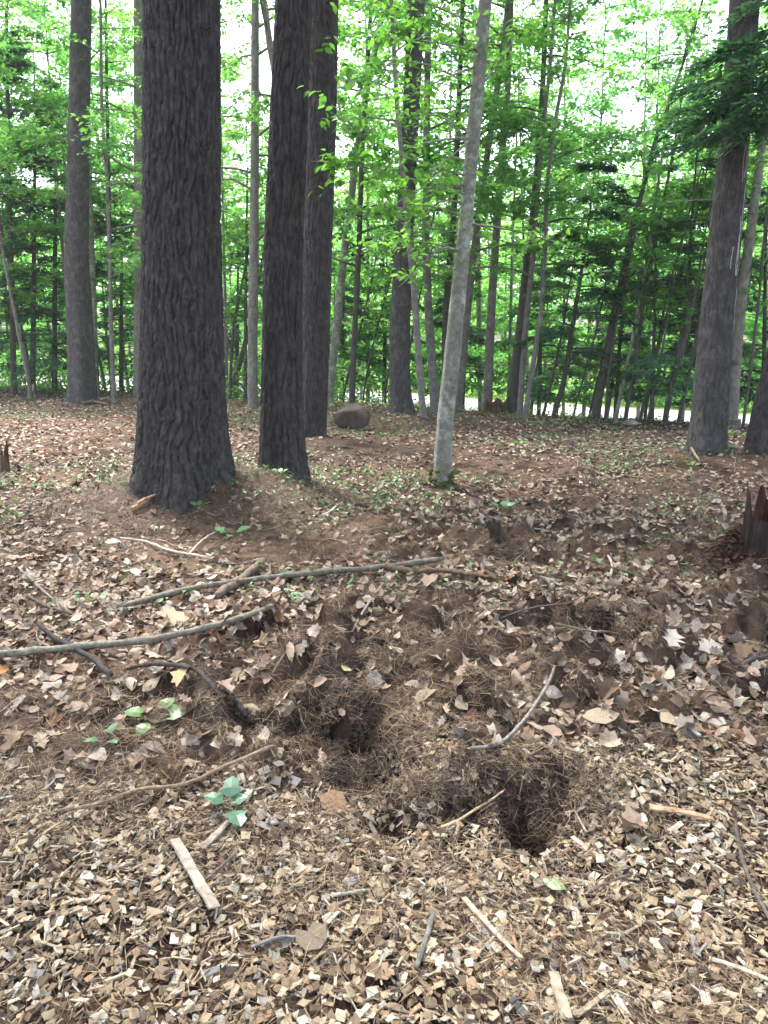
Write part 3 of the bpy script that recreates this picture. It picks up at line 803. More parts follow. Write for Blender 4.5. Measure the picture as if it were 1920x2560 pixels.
for pp, dy in BR:
    P = np.array([at(px, py, YB + dy * (i / (len(pp) - 1))) for i, (px, py) in enumerate(pp)])
    P[0] = spot(pathb, P[0][2])[:3]
    P = resample(P, 10); polysb.append(P); limb_add(mb, P - orgb, .012, .0025, 5)
hi = whorl(pathb, 5.2, 12.5, 12, 2.2, .35, .2)
for P, rr in hi: limb_add(mb, P - orgb, .025, .004, 5)
mb.build('trunk', M_BEECH, TB, smooth=True)
nl = 1700
Pl = spray_leaves(polysb, nl, 0, .42, .3, .3)
GB = np.array([(.062, .16, .03), (.08, .19, .036), (.10, .22, .042), (.05, .135, .03)])
fr = rot_frames(nl, None, (-.3, .35), (0, .4)); sz = rng.uniform(.055, .095, nl); tn = pick(GB, nl)
lv = []
for q in range(5):
    l_ = MB(); v, f = OVATE; v2 = v * np.array((1, 1.0 + .1 * q, 1)); v2[:, 2] -= (.08 + .05 * q) * v2[:, 0] ** 2
    l_.add(v2, f, GB[q % 4]); lv.append(l_.mesh('beech_leaf', M_LEAF))
order = np.argsort(Pl[:, 1])
ind = order[:280]; rest = order[280:]
from mathutils import Matrix
for q in ind:
    o = bpy.data.objects.new('leaf', lv[q % 5]); C.objects.link(o); o.parent = TB
    a, s_, u = fr[0][q], fr[1][q], fr[2][q]
    mw = Matrix(((a[0], s_[0], u[0], 0), (a[1], s_[1], u[1], 0), (a[2], s_[2], u[2], 0), (0, 0, 0, 1)))
    o.matrix_local = Matrix.Translation(Pl[q] - orgb) @ mw @ Matrix.Scale(sz[q], 4)
cm = MB(); scatter(cm, OVATE, Pl[rest] - orgb, sz[rest], tuple(x[rest] for x in fr), tn[rest])
n2 = 2600; P2 = spray_leaves([p for p, _ in hi], n2, 0, .7)
scatter(cm, DIAM, P2 - orgb, rng.uniform(.09, .13, n2), rot_frames(n2, None, (-.2, .35)), pick(GREENS, n2))
tag(cm.build('crown', M_LEAF, TB), None, None, None, 'stuff')
mo = MB()   # moss collar at the foot
for q in range(26):
    a = rng.uniform(0, 2 * np.pi); z = rng.uniform(-.02, .16); rr = .13
    c = orgb + np.array((np.cos(a) * rr, np.sin(a) * rr, z))
    th = np.linspace(0, 2 * np.pi, 7)[:-1]; rad = rng.uniform(.02, .045)
    P = np.array([c + (0, 0, -.02), c + (0, 0, 0), c + (0, 0, .015)])
    V, F, F3 = tube(P, np.array((rad, rad * .9, rad * .3)), 7); mo.addf(V - orgb, F3, F, rng.uniform(.7, 1.3) * np.array((.06, .085, .02)))
tag(mo.build('moss', M_MOSS, TB), None, None, None, 'stuff')

# ------------------------------------------------------------------ young hemlocks in front of the road and on the left
HG = 'dark young hemlocks at the edge of the wood'
for lb, pts, Y0, top, nb, bl in (
 ('dark hemlock leaning right before the road, left one of the hemlocks there', [(1198, 888, 17), (1220, 818, 15), (1240, 683, 13), (1255, 593, 10)], None, 5.2, 26, 1.7),
 ('dark hemlock leaning right before the road, nearest the grey pine on its left', [(1437, 900, 17), (1462, 783, 15), (1482, 668, 13), (1492, 518, 10)], None, 6.2, 30, 1.8),
 ('hemlock at the road edge behind the thickest slanting stem', [(1330, 878, 12), (1338, 760, 10), (1345, 640, 8)], 17.5, 4.8, 26, 1.7),
 ('hemlock with sprays filling the space behind the upright twiglike stem', [(1408, 880, 12), (1412, 760, 10), (1416, 600, 8)], 17.0, 5.4, 26, 1.7),
 ('hemlock half hidden behind the grey pine trunk', [(1555, 884, 14), (1558, 700, 11), (1560, 560, 8)], 16.5, 5.6, 26, 1.7),
 ('hemlock at the right picture edge behind the grey leaning trunk', [(1648, 890, 14), (1652, 700, 11), (1654, 560, 8)], 15.5, 5.2, 28, 1.8),
 ('hemlock behind the close pair of thin stems', [(1165, 868, 12), (1168, 720, 10), (1170, 600, 7)], 19.5, 4.6, 24, 1.6),
 ('dense dark hemlock filling the lower left corner of the trees', [(70, 842, 16), (72, 700, 14), (74, 450, 10), (76, 300, 7)], 21.5, 9.5, 50, 2.3),
 ('broad dark hemlock between the left edge and the grey-brown pine', [(118, 840, 16), (118, 650, 13), (120, 450, 9)], 22.5, 8.5, 46, 2.3),
 ('low dark hemlock right behind the pale kinked pole', [(262, 838, 14), (262, 700, 11), (263, 560, 8)], 22.5, 6.2, 36, 1.9),
 ('tall thin hemlock against the sky at the left edge', [(-10, 842, 16), (-8, 600, 12), (-6, 300, 8)], 22.0, 9.8, 46, 2.1),
 ('dark hemlock low in the gap between the massive pine and the thin brown trunk', [(512, 852, 13), (513, 720, 10), (514, 620, 7)], 22.5, 5.0, 30, 1.7),
 ('dark hemlock low behind the pale leaning beech', [(738, 858, 13), (740, 720, 10), (742, 640, 7)], 21.5, 4.6, 28, 1.7),
 ('dark hemlock low behind the veiled brown pine', [(830, 858, 13), (832, 720, 10), (834, 640, 7)], 21.5, 5.2, 30, 1.8),
 ('dark hemlock low behind the dark stem and the foreground beech', [(1000, 858, 12), (1002, 740, 10), (1004, 640, 7)], 20.5, 4.4, 26, 1.6),
):
    if Y0 is None: Y0 = gY(pts[0][0], pts[0][1])
    hemlock('hemlock_tree', lb, pts, Y0, top, nb, bl, HG, 95 if top < 8 else 110, .7)

# ------------------------------------------------------------------ understory and trees beyond the road (copies with their own crowns)
def understory(x, y, H, R, nl, size, label, cat, group, name, pal=GREENS, m=M_GREY, zl=.15, spread=.6, r0=.05, nb=22):
    z0 = float(hgt(x, y)); lean = rng.normal(0, .05, 2)
    n = 24; t = np.linspace(0, 1, n)
    path = np.stack([x + lean[0] * H * t + .08 * np.sin(3 * t + x), y + lean[1] * H * t, z0 - .15 + (H + .15) * t, r0 * (1.1 - t)], 1)
    org = np.array((x, y, z0))
    r = empty(name, org, label, cat, group)
    mb = MB(); V, F, F3 = tube(path[:, :3], path[:, 3], 6); mb.addf(V - org, F3, F, (.5, .5, .5))
    polys = []
    for q in range(nb):
        f = zl + (.97 - zl) * (q + rng.random()) / nb
        p = spot(path, z0 + H * f); l = R * rng.uniform(.55, 1.1) * math.sin(math.pi * min(.95, .25 + .7 * f)) 
        polys.append(branch_poly(p[:3], rng.uniform(0, 6.283), max(.3, l), .35, .25, 6))
    for P in polys: limb_add(mb, P[::2] if len(P) > 5 else P, r0 * .35, .004, 3) if 0 else limb_add(mb, P[[0, 2, 5]] - org, r0 * .35, .004, 3)
    mb.build('trunk', m, r, smooth=True)
    P = spray_leaves(polys, nl, 0, spread, .3, .2)
    cm = MB(); scatter(cm, DIAM, P - org, rng.uniform(size[0], size[1], nl), rot_frames(nl, None, (-.15, .4), (0, .5)), pick(pal * rng.uniform(.8, 1.25) * np.array((rng.uniform(.85, 1.2), 1, rng.uniform(.8, 1.4))), nl, .25))
    cm.build('crown', M_LEAF, r)

SUNNY = np.array([(.09, .235, .06), (.11, .26, .065), (.135, .28, .07), (.075, .21, .065)])  # lighter greens, with sunlight put into the leaf colour
# (u = sideways position as a share of depth)
for u, Yd, H, R, nl in ((-.50, 26, 11, 2.8, 5200), (-.40, 29, 14, 3.2, 5600), (-.44, 25, 6, 2.4, 3600), (-.31, 28, 13, 3, 5200), (-.26, 25, 6, 2.2, 3200), (-.20, 30, 11, 2.8, 4200), (-.24, 33, 15, 3.2, 4600),
                        (-.55, 24, 8, 2.4, 4200), (-.13, 27, 6.5, 2.2, 3200), (-.10, 32, 12, 3, 4200), (-.03, 30, 9, 2.6, 3600), (.62, 18, 6, 2, 2600), (-.62, 21, 9, 2.6, 4000), (-.36, 24, 5, 2, 2600),
                        (.02, 21, 5, 1.8, 2200), (.10, 21.5, 4.2, 1.7, 2000), (.30, 19, 4.4, 1.6, 1800), (.20, 20, 3.8, 1.5, 1500), (.42, 17.5, 5, 1.7, 2000), (-.06, 22, 5, 1.8, 2000), (.52, 17, 6, 1.9, 2200),
                        (-.47, 22, 12, 2.8, 5200), (-.37, 24, 13.5, 3, 5200), (-.29, 24, 12, 2.6, 4800), (-.22, 27, 13, 2.8, 4600), (-.53, 30, 15, 3.2, 5000), (0, 26, 12, 2.6, 4200), (.07, 27, 10.5, 2.5, 3600), (-.07, 26, 13, 2.8, 4400), (.44, 24, 9, 2.6, 3600), (.52, 22, 9, 2.6, 3600), (.13, 25, 8, 2.2, 2600)):
    understory(u * Yd, Yd, H, R, nl, (.11, .19), 'leafy young tree in the undergrowth at the far edge of the wood', 'tree', 'leafy young trees at the far edge of the wood', 'young_tree', SUNNY)
for u, s_, H, R, nl in [(float(np.interp(q, (0, 23), (-.62, .66))) + rng.normal(0, .01), rng.uniform(18.5, 27), rng.uniform(7, 12), rng.uniform(2.6, 3.8), 3400) for q in range(26)] + \
                      [(float(np.interp(q, (0, 17), (-.66, .66))) + rng.normal(0, .015), rng.uniform(29, 42), rng.uniform(15, 23), rng.uniform(3.6, 5.2), 3600) for q in range(22)]:
    # ray of direction u meets the line s = s_
    Yd = (s_ + CP[0] * CN[0] + CP[1] * CN[1]) / (u * CN[0] + CN[1])
    if .02 < u < .36: H *= .72 if H > 13 else .85
    if -.60 < u < -.48 and H > 13: H *= .8
    understory(u * Yd, Yd, H, R, nl, (.2, .38), 'sunlit broadleaf tree on the bank beyond the road', 'tree', 'trees beyond the road', 'bank_tree', SUNNY, M_GREY, .04, 1.0, .09, 26)

for u, Yd, H, R_ in ((.17, 21, 13, 3.0), (.245, 23, 13.5, 3.0), (.35, 21, 13.5, 3.2), (.46, 23, 14, 3), (-.47, 19.5, 12, 2.6), (-.215, 21, 12, 2.4)):
    understory(u * Yd, Yd, H, R_, 5200, (.09, .15), 'slender', 'tree', 'tall slender trees at the far edge of the wood', 'slender_tree', GREENS, M_GREY, .3, .8, .05, 26)
# undergrowth: stuff
def ugrowth(name, label, n, s0, s1, t0, t1, h0, h1, size, pal, clump=.5):
    s_ = rng.uniform(s0, s1, n * 2); t_ = rng.uniform(t0, t1, n * 2)
    x = CP[0] + D[0] * t_ + CN[0] * s_; y_ = CP[1] + D[1] * t_ + CN[1] * s_
    k = fbm(x * .7, y_ * .7, 3, 77); keep = (k > clump - .1 + .2 * rng.random(len(k))); x, y_, k = x[keep][:n], y_[keep][:n], k[keep][:n]
    z = hgt(x, y_) + rng.random(len(x)) * (h0 + (h1 - h0) * np.clip((k - clump) * 5, 0, 1))
    b = MB(); m_ = len(x)
    scatter(b, DIAM, np.stack([x, y_, z], 1), rng.uniform(size[0], size[1], m_), rot_frames(m_, None, (.2, .5), (0, .5)), pick(pal, m_, .25))
    return tag(b.build(name, M_LEAF), label, 'undergrowth', None, 'stuff')
ugrowth('undergrowth', 'low leafy undergrowth along the edge of the wood on the left', 16000, -1.0, 4.5, -5, 13, .15, 1.1, (.07, .15), GREENS, .36)
ugrowth('undergrowth', 'sparse low seedlings along the edge of the wood before the road', 1100, -2.0, 3, 13, 26, .08, .35, (.05, .1), SUNNY, .5)
# the wood far behind, one mass
n = 26000; t_ = rng.uniform(-75, 45, n); s_ = rng.uniform(46, 60, n)
x = CP[0] + D[0] * t_ + CN[0] * s_; y = CP[1] + D[1] * t_ + CN[1] * s_
top_ = 8 + 12 * fbm(t_ * .12, s_ * .1, 3, 88) + np.where((x / y > .0) & (x / y < .34), -1.5, 3)
z = hgt(x, y) + top_ * rng.random(n) ** .85
b = MB(); scatter(b, DIAM, np.stack([x, y, z], 1), rng.uniform(.45, .9, n), rot_frames(n, None, (-.1, .45), (0, .5)), pick(SUNNY, n, .25) * (.85 + .3 * vn(x * .3, z * .4, 5))[:, None])
tag(b.build('distant_forest', M_LEAF), 'far wood behind the trees on the bank', 'forest', None, 'stuff')
for u, Yd, H in ((.13, 23, 13), (.20, 25, 14), (.27, 22, 12.5), (.34, 23, 13), (.40, 21, 12), (.08, 22, 13), (-.02, 23, 14), (-.34, 27, 15), (-.50, 23, 13), (-.41, 21.5, 12)):
    understory(u * Yd, Yd, H, 2.9, 4200, (.10, .17), 'tall slender broadleaf tree with a high airy crown at the far edge of the wood', 'tree', 'tall slender trees at the far edge of the wood', 'slender_tree', GREENS, M_GREY, .38, .7, .06, 22)
ugrowth('bank_undergrowth', 'bright green ferns and brush along the far side of the road', 16000, 16.5, 22, -30, 45, .3, 1.2, (.14, .3), SUNNY, .38)

ORD = 'first second third fourth fifth sixth seventh eighth ninth tenth eleventh twelfth'.split()
ZONES = ((300, 'left of the massive pine'), (530, 'behind the massive pine'), (700, 'behind the seamed pine'), (890, 'behind the veiled pine'), (1040, 'behind the foreground beech'),
         (1240, 'right of the root ball'), (1480, 'left of the grey pine'), (9999, 'behind the grey pine'))
bins = {}
for o in list(C.objects):
    g_ = o.get('group')
    if g_ in ('trees beyond the road', 'leafy young trees at the far edge of the wood', 'tall slender trees at the far edge of the wood'):
        px = (o.location.x / (o.location.y * math.cos(PITCH) + .2) * 1848 + 960) / K
        zn = next(z for lim, z in ZONES if px < lim)
        tall = max(c_.dimensions.z for c_ in o.children)
        kind = {'t': 'bank tree beyond the road', 'l': 'young tree at wood edge'}[g_[0]] if 'slender' not in g_ else 'slender tree at wood edge'
        bins.setdefault((zn, kind, 'tall' if tall > 13 else 'low') if 'slender' not in g_ else (zn, kind, 'tall'), []).append((px, o))
for (zn, kind, ht), lst in bins.items():
    lst.sort(key=lambda t: t[0])
    for q, (px, o) in enumerate(lst):
        o['label'] = '%s %s, %s' % (ht, kind, zn) if len(lst) == 1 else '%s %s, %s from left of those %s' % (ht, kind, ORD[q], zn)

# ------------------------------------------------------------------ litter on the floor
def inview(x, y, m=.15): return np.abs(x) < .545 * y + m
def pts_world(n, y0, y1, p=1.0, wid=.70, add=.6):
    # areal density falls off with distance as y**-p
    u = rng.random(n)
    e = 2 - p
    y_ = (y0 ** e + u * (y1 ** e - y0 ** e)) ** (1 / e) if abs(e) > 1e-6 else y0 * (y1 / y0) ** u
    x = rng.uniform(-1, 1, n) * (wid * y_ + add)
    return x, y_

def chipmask(x, y):
    b = 2.33 + .10 * np.sin(x * 2.1 + .6) + .22 * np.clip(x - .35, 0, 2) - .22 * np.exp(-((x - .42) / .28) ** 2) + .12 * (fbm(x * 5, y * 5, 2, 44) - .5)
    return 1 - sst(-.16, .22, y - b)
def pitmask(x, y, g=1.1):
    r = np.zeros(np.shape(x))
    for mx, my, rx, ry, hh in PITS:
        if hh < .055: continue
        q = ((x - mx) / (rx * g)) ** 2 + ((y - my) / (ry * g)) ** 2
        r = np.maximum(r, np.exp(-q * q))
    return r
NEEDLE_SPOTS = [(*flat(px, py), rx, ry) for px, py, rx, ry in ((930, 1440, .62, .5), (760, 1590, .3, .3), (440, 1085, 1.15, .8), (600, 1090, .8, .6), (760, 970, 1.3, .9),
                (1090, 1190, .45, .4), (1330, 1370, .45, .25), (1060, 1010, 1.3, .7), (635, 1200, .25, .25), (1150, 1720, .32, .2), (1600, 1220, .6, .5), (950, 1720, .4, .12), (1530, 1000, 1.1, .9))]
def needlemask(x, y, top=.86):
    r = .55 * sst(.52, .66, fbm(x * .9 + 3, y * .9, 3, 12)) * (1 - .5 * sst(5, 8, y))
    for mx, my, rx, ry in NEEDLE_SPOTS:
        q = ((x - mx) / rx) ** 2 + ((y - my) / ry) ** 2
        r = np.maximum(r, np.exp(-q * q * .7))
    return np.clip(r + .25 * (fbm(x * 6, y * 6, 2, 15) - .5), 0, 1)

def surf_frames(x, y, yaw, tilt):
    n = len(x); e = .012
    gx = (hgt(x + e, y) - hgt(x - e, y)) / (2 * e); gy = (hgt(x, y + e) - hgt(x, y - e)) / (2 * e)
    gx = np.clip(gx, -1.2, 1.2); gy = np.clip(gy, -1.2, 1.2)
    nn = np.stack([-gx + rng.normal(0, tilt, n), -gy + rng.normal(0, tilt, n), np.ones(n)], 1); nn /= np.linalg.norm(nn, axis=1, keepdims=True)
    a = np.stack([np.cos(yaw), np.sin(yaw), np.zeros(n)], 1); a -= nn * (a * nn).sum(1, keepdims=True); a /= np.linalg.norm(a, axis=1, keepdims=True)
    return a, np.cross(nn, a), nn

WOOD = np.array([(.44, .375, .275), (.37, .29, .19), (.30, .22, .138), (.22, .16, .103), (.14, .10, .066), (.31, .29, .25), (.07, .055, .047), (.32, .215, .13), (.48, .43, .35)])
WOODW = np.array([.12, .17, .18, .15, .14, .07, .10, .03, .04])
BOXF = np.array([(4, 5, 6, 7), (0, 1, 5, 4), (1, 2, 6, 5), (2, 3, 7, 6), (3, 0, 4, 7)])
def chips(mb, x, y, z, lmin, lmax, pal=WOOD, w=WOODW, tilt=.35, tint=None, splin=.25):
    n = len(x)
    a, s_, u = surf_frames(x, y, rng.uniform(0, 6.283, n), tilt)
    ln = rng.uniform(lmin, lmax, n); wd = ln * rng.uniform(.4, 1.0, n); sp = rng.random(n) < splin
    ln = np.where(sp, ln * rng.uniform(1.3, 2.2, n), ln); wd = np.where(sp, wd * .33, wd)
    tk = np.clip(ln * rng.uniform(.05, .13, n), .0014, .004)
    bx = np.array([(-.5, -.5), (.5, -.5), (.5, .5), (-.5, .5)])
    c = np.zeros((n, 8, 3))
    for k_ in range(8):
        b_ = bx[k_ % 4]
        c[:, k_, 0] = ln * (b_[0] + rng.normal(0, .09, n)); c[:, k_, 1] = wd * (b_[1] + rng.normal(0, .11, n)); c[:, k_, 2] = tk * (1.0 if k_ > 3 else -.2)
    P = np.stack([x, y, z], 1)
    V = P[:, None] + c[:, :, :1] * a[:, None] + c[:, :, 1:2] * s_[:, None] + c[:, :, 2:3] * u[:, None]
    F = BOXF[None] + (np.arange(n) * 8)[:, None, None]
    if tint is None: tint = pick(pal, n, .18, w)
    mb.add(V.reshape(-1, 3), F.reshape(-1, 4), np.repeat(tint, 8, 0))

# wood chip mulch
n = 39000
x, y = pts_world(n, 1.05, 3.2, 0.4, .62, .5)
k = rng.random(n) < chipmask(x, y) * (1 - .93 * pitmask(x, y)) + .025
x, y = x[k], y[k]
mb = MB()
chips(mb, x, y, hgt(x, y) + rng.random(len(x)) * .020, 0.008, .026, tilt=.34, splin=.36)
# the mulch runs on past the picture's edges
xo = rng.uniform(.5, 3.2, 9000) * rng.choice((-1, 1), 9000); yo = rng.uniform(-.5, 3.0, 9000)
k = (np.abs(xo) > .6 * np.maximum(yo, 0) + .45) & (rng.random(9000) < chipmask(xo, np.maximum(yo, 1.2)) + .02); xo, yo = xo[k], yo[k]
chips(mb, xo, yo, hgt(xo, yo) + rng.random(len(xo)) * .015, .018, .04)
chipm = mb.build('wood_chips', M_CHIP); tag(chipm, 'pale wood chip mulch covering the path', 'wood chips', None, 'stuff')
# scattered bark crumbs further off
# single large chips lying on top
CH = [('pale cream', (.48, .42, .33)), ('tan', (.35, .275, .19)), ('brown', (.22, .155, .105)), ('weathered grey', (.28, .265, .25)), ('orange-brown', (.30, .19, .115))]
protos = []
for ci, (cn, col) in enumerate(CH):
    for q in range(4):
        b = MB(); nn = 1
        ln = 1.0; wd = (.85, .55, .7, .3)[q]; tk = .09
        bx = np.array([(-.5, -.5), (.5, -.5), (.5, .5), (-.5, .5)])
        c = np.array([((bx[i % 4][0] + rng.normal(0, .07)) * ln, (bx[i % 4][1] + rng.normal(0, .08)) * wd, tk * (1 if i > 3 else -.2) + rng.normal(0, .02)) for i in range(8)])
        b.add(c, BOXF, np.array(col) * rng.uniform(.85, 1.15)); protos.append((ci, q, b.mesh('wood_chip', M_CHIP)))
cnt = 0
SH = ('squarish', 'oblong', 'blocky', 'splinter-like')
xs, ys_ = pts_world(3000, 1.33, 2.5, .6, .53, .05)
for x_, y_ in zip(xs, ys_):
    if cnt >= 290: break
    if chipmask(np.array(x_), np.array(y_)) < .5 or pitmask(np.array(x_), np.array(y_)) > .2: continue
    ci, q, me = protos[int(rng.choice(20, p=np.repeat((.34, .34, .18, .09, .05), 4) / 4))]
    o = bpy.data.objects.new('wood_chip', me); C.objects.link(o)
    a, s_, u = (v[0] for v in surf_frames(np.array([x_]), np.array([y_]), rng.uniform(0, 6.28, 1), .22))
    o.matrix_world = Matrix.Translation((x_, y_, float(hgt(x_, y_)) + .012)) @ Matrix(((a[0], s_[0], u[0], 0), (a[1], s_[1], u[1], 0), (a[2], s_[2], u[2], 0), (0, 0, 0, 1))) @ Matrix.Scale(rng.uniform(.024, .04) * (1.5 if q == 3 else 1), 4)
    tag(o, '%s %s wood chip lying loose on top of the mulch' % (CH[ci][0], SH[q]), 'wood chip', 'larger chips lying on the mulch')
    cnt += 1

# dead leaves
def star(pts):
    v = np.array([(.42, 0, 0)] + [(x_, y_, 0) for x_, y_ in pts], float); k_ = len(pts)
    return v, np.array([(0, 1 + i, 1 + (i + 1) % k_) for i in range(k_)])
MAPLE = star([(.04, 0), (.08, -.30), (0, -.40), (.24, -.42), (.40, -.57), (.54, -.40), (.80, -.36), (.76, -.2), (1, 0), (.77, .19), (.82, .36), (.56, .41), (.43, .56), (.25, .43), (.03, .41), (.09, .28)])
OAK = star([(0, 0), (.15, -.1), (.2, -.24), (.34, -.12), (.44, -.32), (.54, -.14), (.68, -.27), (.76, -.1), (1, 0), (.78, .11), (.68, .26), (.56, .13), (.46, .31), (.34, .12), (.22, .24), (.15, .1)])
OVAL = (np.array([(0, 0, 0), (.2, -.2, 0), (.5, -.29, 0), (.8, -.18, 0), (1, 0, 0), (.8, .18, 0), (.5, .29, 0), (.2, .2, 0), (.25, 0, 0), (.5, 0, 0), (.75, 0, 0)]),
        np.array([(0, 1, 8), (1, 2, 8), (8, 2, 9), (2, 3, 9), (9, 3, 10), (3, 4, 10), (10, 4, 5), (10, 5, 9), (9, 5, 6), (9, 6, 8), (8, 6, 7), (8, 7, 0)]))
FRAG = star([(0, -.1), (.25, -.34), (.62, -.3), (1, -.06), (.82, .2), (.5, .12), (.3, .36), (.06, .2)])
DEAD = np.array([(.34, .265, .195), (.41, .335, .255), (.30, .255, .215), (.20, .138, .088), (.20, .10, .055), (.08, .056, .042), (.33, .24, .18), (.14, .102, .074), (.48, .415, .335)])
DEADW = np.array([.17, .11, .11, .14, .03, .15, .14, .13, .02])
def leaves(mb, x, y, smin, smax, tilt=.3, lift=.012, curl=1.0, w=DEADW):
    for pi, (pr, frac) in enumerate(((MAPLE, .4), (OAK, .22), (OVAL, .38))):
        pass
    r = rng.random(len(x))
    for pr, lo, hi_ in ((MAPLE, 0, .16), (OAK, .16, .32), (OVAL, .32, .64), (FRAG, .64, 1.01)):
        m = (r >= lo) & (r < hi_); n_ = int(m.sum())
        if not n_: continue
        f = surf_frames(x[m], y[m], rng.uniform(0, 6.283, n_), tilt)
        P = np.stack([x[m], y[m], hgt(x[m], y[m]) + lift * (.3 + rng.random(n_))], 1)
        bend = np.stack([rng.normal(.1, .7, n_), rng.normal(.3, 1.1, n_), rng.normal(0, .8, n_)], 1) * curl
        scatter(mb, pr, P, rng.uniform(smin, smax, n_), f, pick(DEAD, n_, .18, w), 1.0, bend)

lm = MB()
x, y = pts_world(31000, 1.9, 6.5, .7, .75, 1.1)
d = (1 - .86 * needlemask(x, y)) * (1 - .8 * np.exp(-(((x + 1.15) / 1.1) ** 2 + ((y - 5.5) / .8) ** 2))) * (1 - .92 * chipmask(x, y)) * (.35 + .65 * sst(.35, .6, fbm(x * 1.1, y * 1.1, 3, 61)))
k = rng.random(len(x)) < d * (1 - .8 * pitmask(x, y)); x, y = x[k], y[k]
leaves(lm, x, y, .025, .085, .30, .02)
x, y = pts_world(80000, 6.2, 26, 1.0)
d = (1 - .86 * needlemask(x, y)) * (1 - .8 * np.exp(-(((x + 1.15) / 1.1) ** 2 + ((y - 5.5) / .8) ** 2))) * (.5 + .7 * sst(.35, .6, fbm(x * .8, y * .8, 3, 62))) * (1 - sst(1, 4, sdist(x, y)))
k = rng.random(len(x)) < d; x, y = x[k], y[k]
far_ = y > 9.5
leaves(lm, x[~far_], y[~far_], .028, .075, .32, .022)
x, y = x[far_], y[far_]; n = len(x)
f_ = surf_frames(x, y, rng.uniform(0, 6.283, n), .35)
scatter(lm, DIAM, np.stack([x, y, hgt(x, y) + .02 * rng.random(n)], 1), rng.uniform(.04, .09, n), f_, pick(DEAD * 1.08, n, .2, DEADW), 1.3)
tag(lm.build('dead_leaves', M_DEAD), 'litter of small dead leaves over the woodland floor', 'leaf litter', None, 'stuff')

LC = [('pale tan', (.36, .28, .20)), ('greyish', (.29, .25, .215)), ('brown', (.20, .135, .085)), ('pinkish beige', (.32, .23, .175)), ('orange-brown', (.27, .125, .06)), ('bleached', (.47, .41, .35))]
LP = [('lobed maple', MAPLE), ('narrow lobed oak', OAK), ('oval beech', OVAL), ('torn', FRAG)]
lprot = []
for ci, (cn, col) in enumerate(LC):
    for pi, (pn, pr) in enumerate(LP):
        for q in range(2):
            v, f = pr; v = v.copy(); b1, b2, b3 = rng.normal(.1, .5), rng.normal(.3, .8), rng.normal(0, .6)
            xx = v[:, 0] - .4; yy = v[:, 1]; v[:, 2] = b1 * xx * xx + b2 * yy * yy + b3 * xx * yy + rng.normal(0, .02, len(v))
            b = MB(); b.add(v, f, np.array(col) * rng.uniform(.85, 1.1)); lprot.append((ci, pi, b.mesh('dead_leaf', M_DEAD)))
cnt = 0
xs, ys_ = pts_world(6000, 2.15, 4.6, 1.0, .53, .0)
for x_, y_ in zip(xs, ys_):
    if cnt >= 290: break
    X1, Y1 = np.array(x_), np.array(y_)
    if rng.random() > (1 - .85 * needlemask(X1, Y1)) * (1 - chipmask(X1, Y1)) * (1 - pitmask(X1, Y1)): continue
    ci, pi, me = lprot[int(rng.choice(48, p=np.repeat((.27, .2, .2, .23, .02, .08), 8) * np.tile(np.repeat((.18, .24, .36, .22), 2) / 2, 6)))]
    o = bpy.data.objects.new('dead_leaf', me); C.objects.link(o)
    a, s_, u = (v[0] for v in surf_frames(np.array([x_]), np.array([y_]), rng.uniform(0, 6.28, 1), .2))
    o.matrix_world = Matrix.Translation((x_, y_, float(hgt(x_, y_)) + .026)) @ Matrix(((a[0], s_[0], u[0], 0), (a[1], s_[1], u[1], 0), (a[2], s_[2], u[2], 0), (0, 0, 0, 1))) @ Matrix.Scale(rng.uniform(.06, .11), 4)
    tag(o, 'large %s %s leaf lying dry on top of the needle litter' % (LC[ci][0], LP[pi][0]), 'dead leaf', 'large dead leaves lying on the floor')
    cnt += 1

cx, cy = [], []
for mx, my, rx, ry, hh in PITS:
    k_ = int(620 * min(1, hh / .1)); a_ = rng.uniform(0, 6.283, k_); q = np.abs(rng.normal(0, 1.1, k_))
    cx.append(mx + np.cos(a_) * rx * q); cy.append(my + np.sin(a_) * ry * q)
cx, cy = np.concatenate(cx), np.concatenate(cy)
b = MB(); chips(b, cx, cy, hgt(cx, cy) + rng.random(len(cx)) * .012, .007, .036, np.array([(.035, .025, .02), (.05, .034, .026), (.022, .017, .015), (.08, .05, .036)]), None, .9, None, .1)
tag(b.build('soil_crumbs', M_ROT), 'dark crumbs of dug-up soil and root round the hollows', 'soil', None, 'stuff')

# pine needles
NPAL = np.array([(.11, .066, .046), (.18, .11, .07), (.28, .19, .115), (.42, .33, .20), (.03, .022, .018), (.055, .037, .03)])
def needles(mb, x, y, lmin, lmax, wd, lift, w, tilt=.22):
    n = len(x); f = surf_frames(x, y, rng.uniform(0, 6.283, n), tilt)
    a, s_, u = f
    ln = rng.uniform(lmin, lmax, n); cv = rng.normal(0, .12, n); up = rng.uniform(-.02, .12, n)
    P = np.stack([x, y, hgt(x, y) + lift * rng.random(n)], 1)
    seg = (-.5, 0, .5) if wd < .0016 else (-.5, .5)
    V = np.zeros((n, 2 * len(seg), 3))
    for i_, t in enumerate(seg):
        c = P + a * (ln * t)[:, None] + s_ * (ln * cv * (t * t * 4 - .5))[:, None] + u * (ln * up * (.25 - t * t) * 4)[:, None]
        wv = wd * (1 if t == 0 else .6)
        V[:, 2 * i_] = c - s_ * wv / 2; V[:, 2 * i_ + 1] = c + s_ * wv / 2
    F = np.array([(0, 2, 3, 1), (2, 4, 5, 3)][:len(seg) - 1])[None] + (np.arange(n) * 2 * len(seg))[:, None, None]
    mb.add(V.reshape(-1, 3), F.reshape(-1, 4), np.repeat(pick(NPAL, n, .2, w), 2 * len(seg), 0))
nm_ = MB()
x, y = pts_world(110000, 1.05, 2.9, .5, .65, .8)
k = rng.random(len(x)) < .11 + .6 * np.maximum(needlemask(x, y), pitmask(x, y, 1.7) * .9) - .35 * pitmask(x, y, .7); x, y = x[k], y[k]
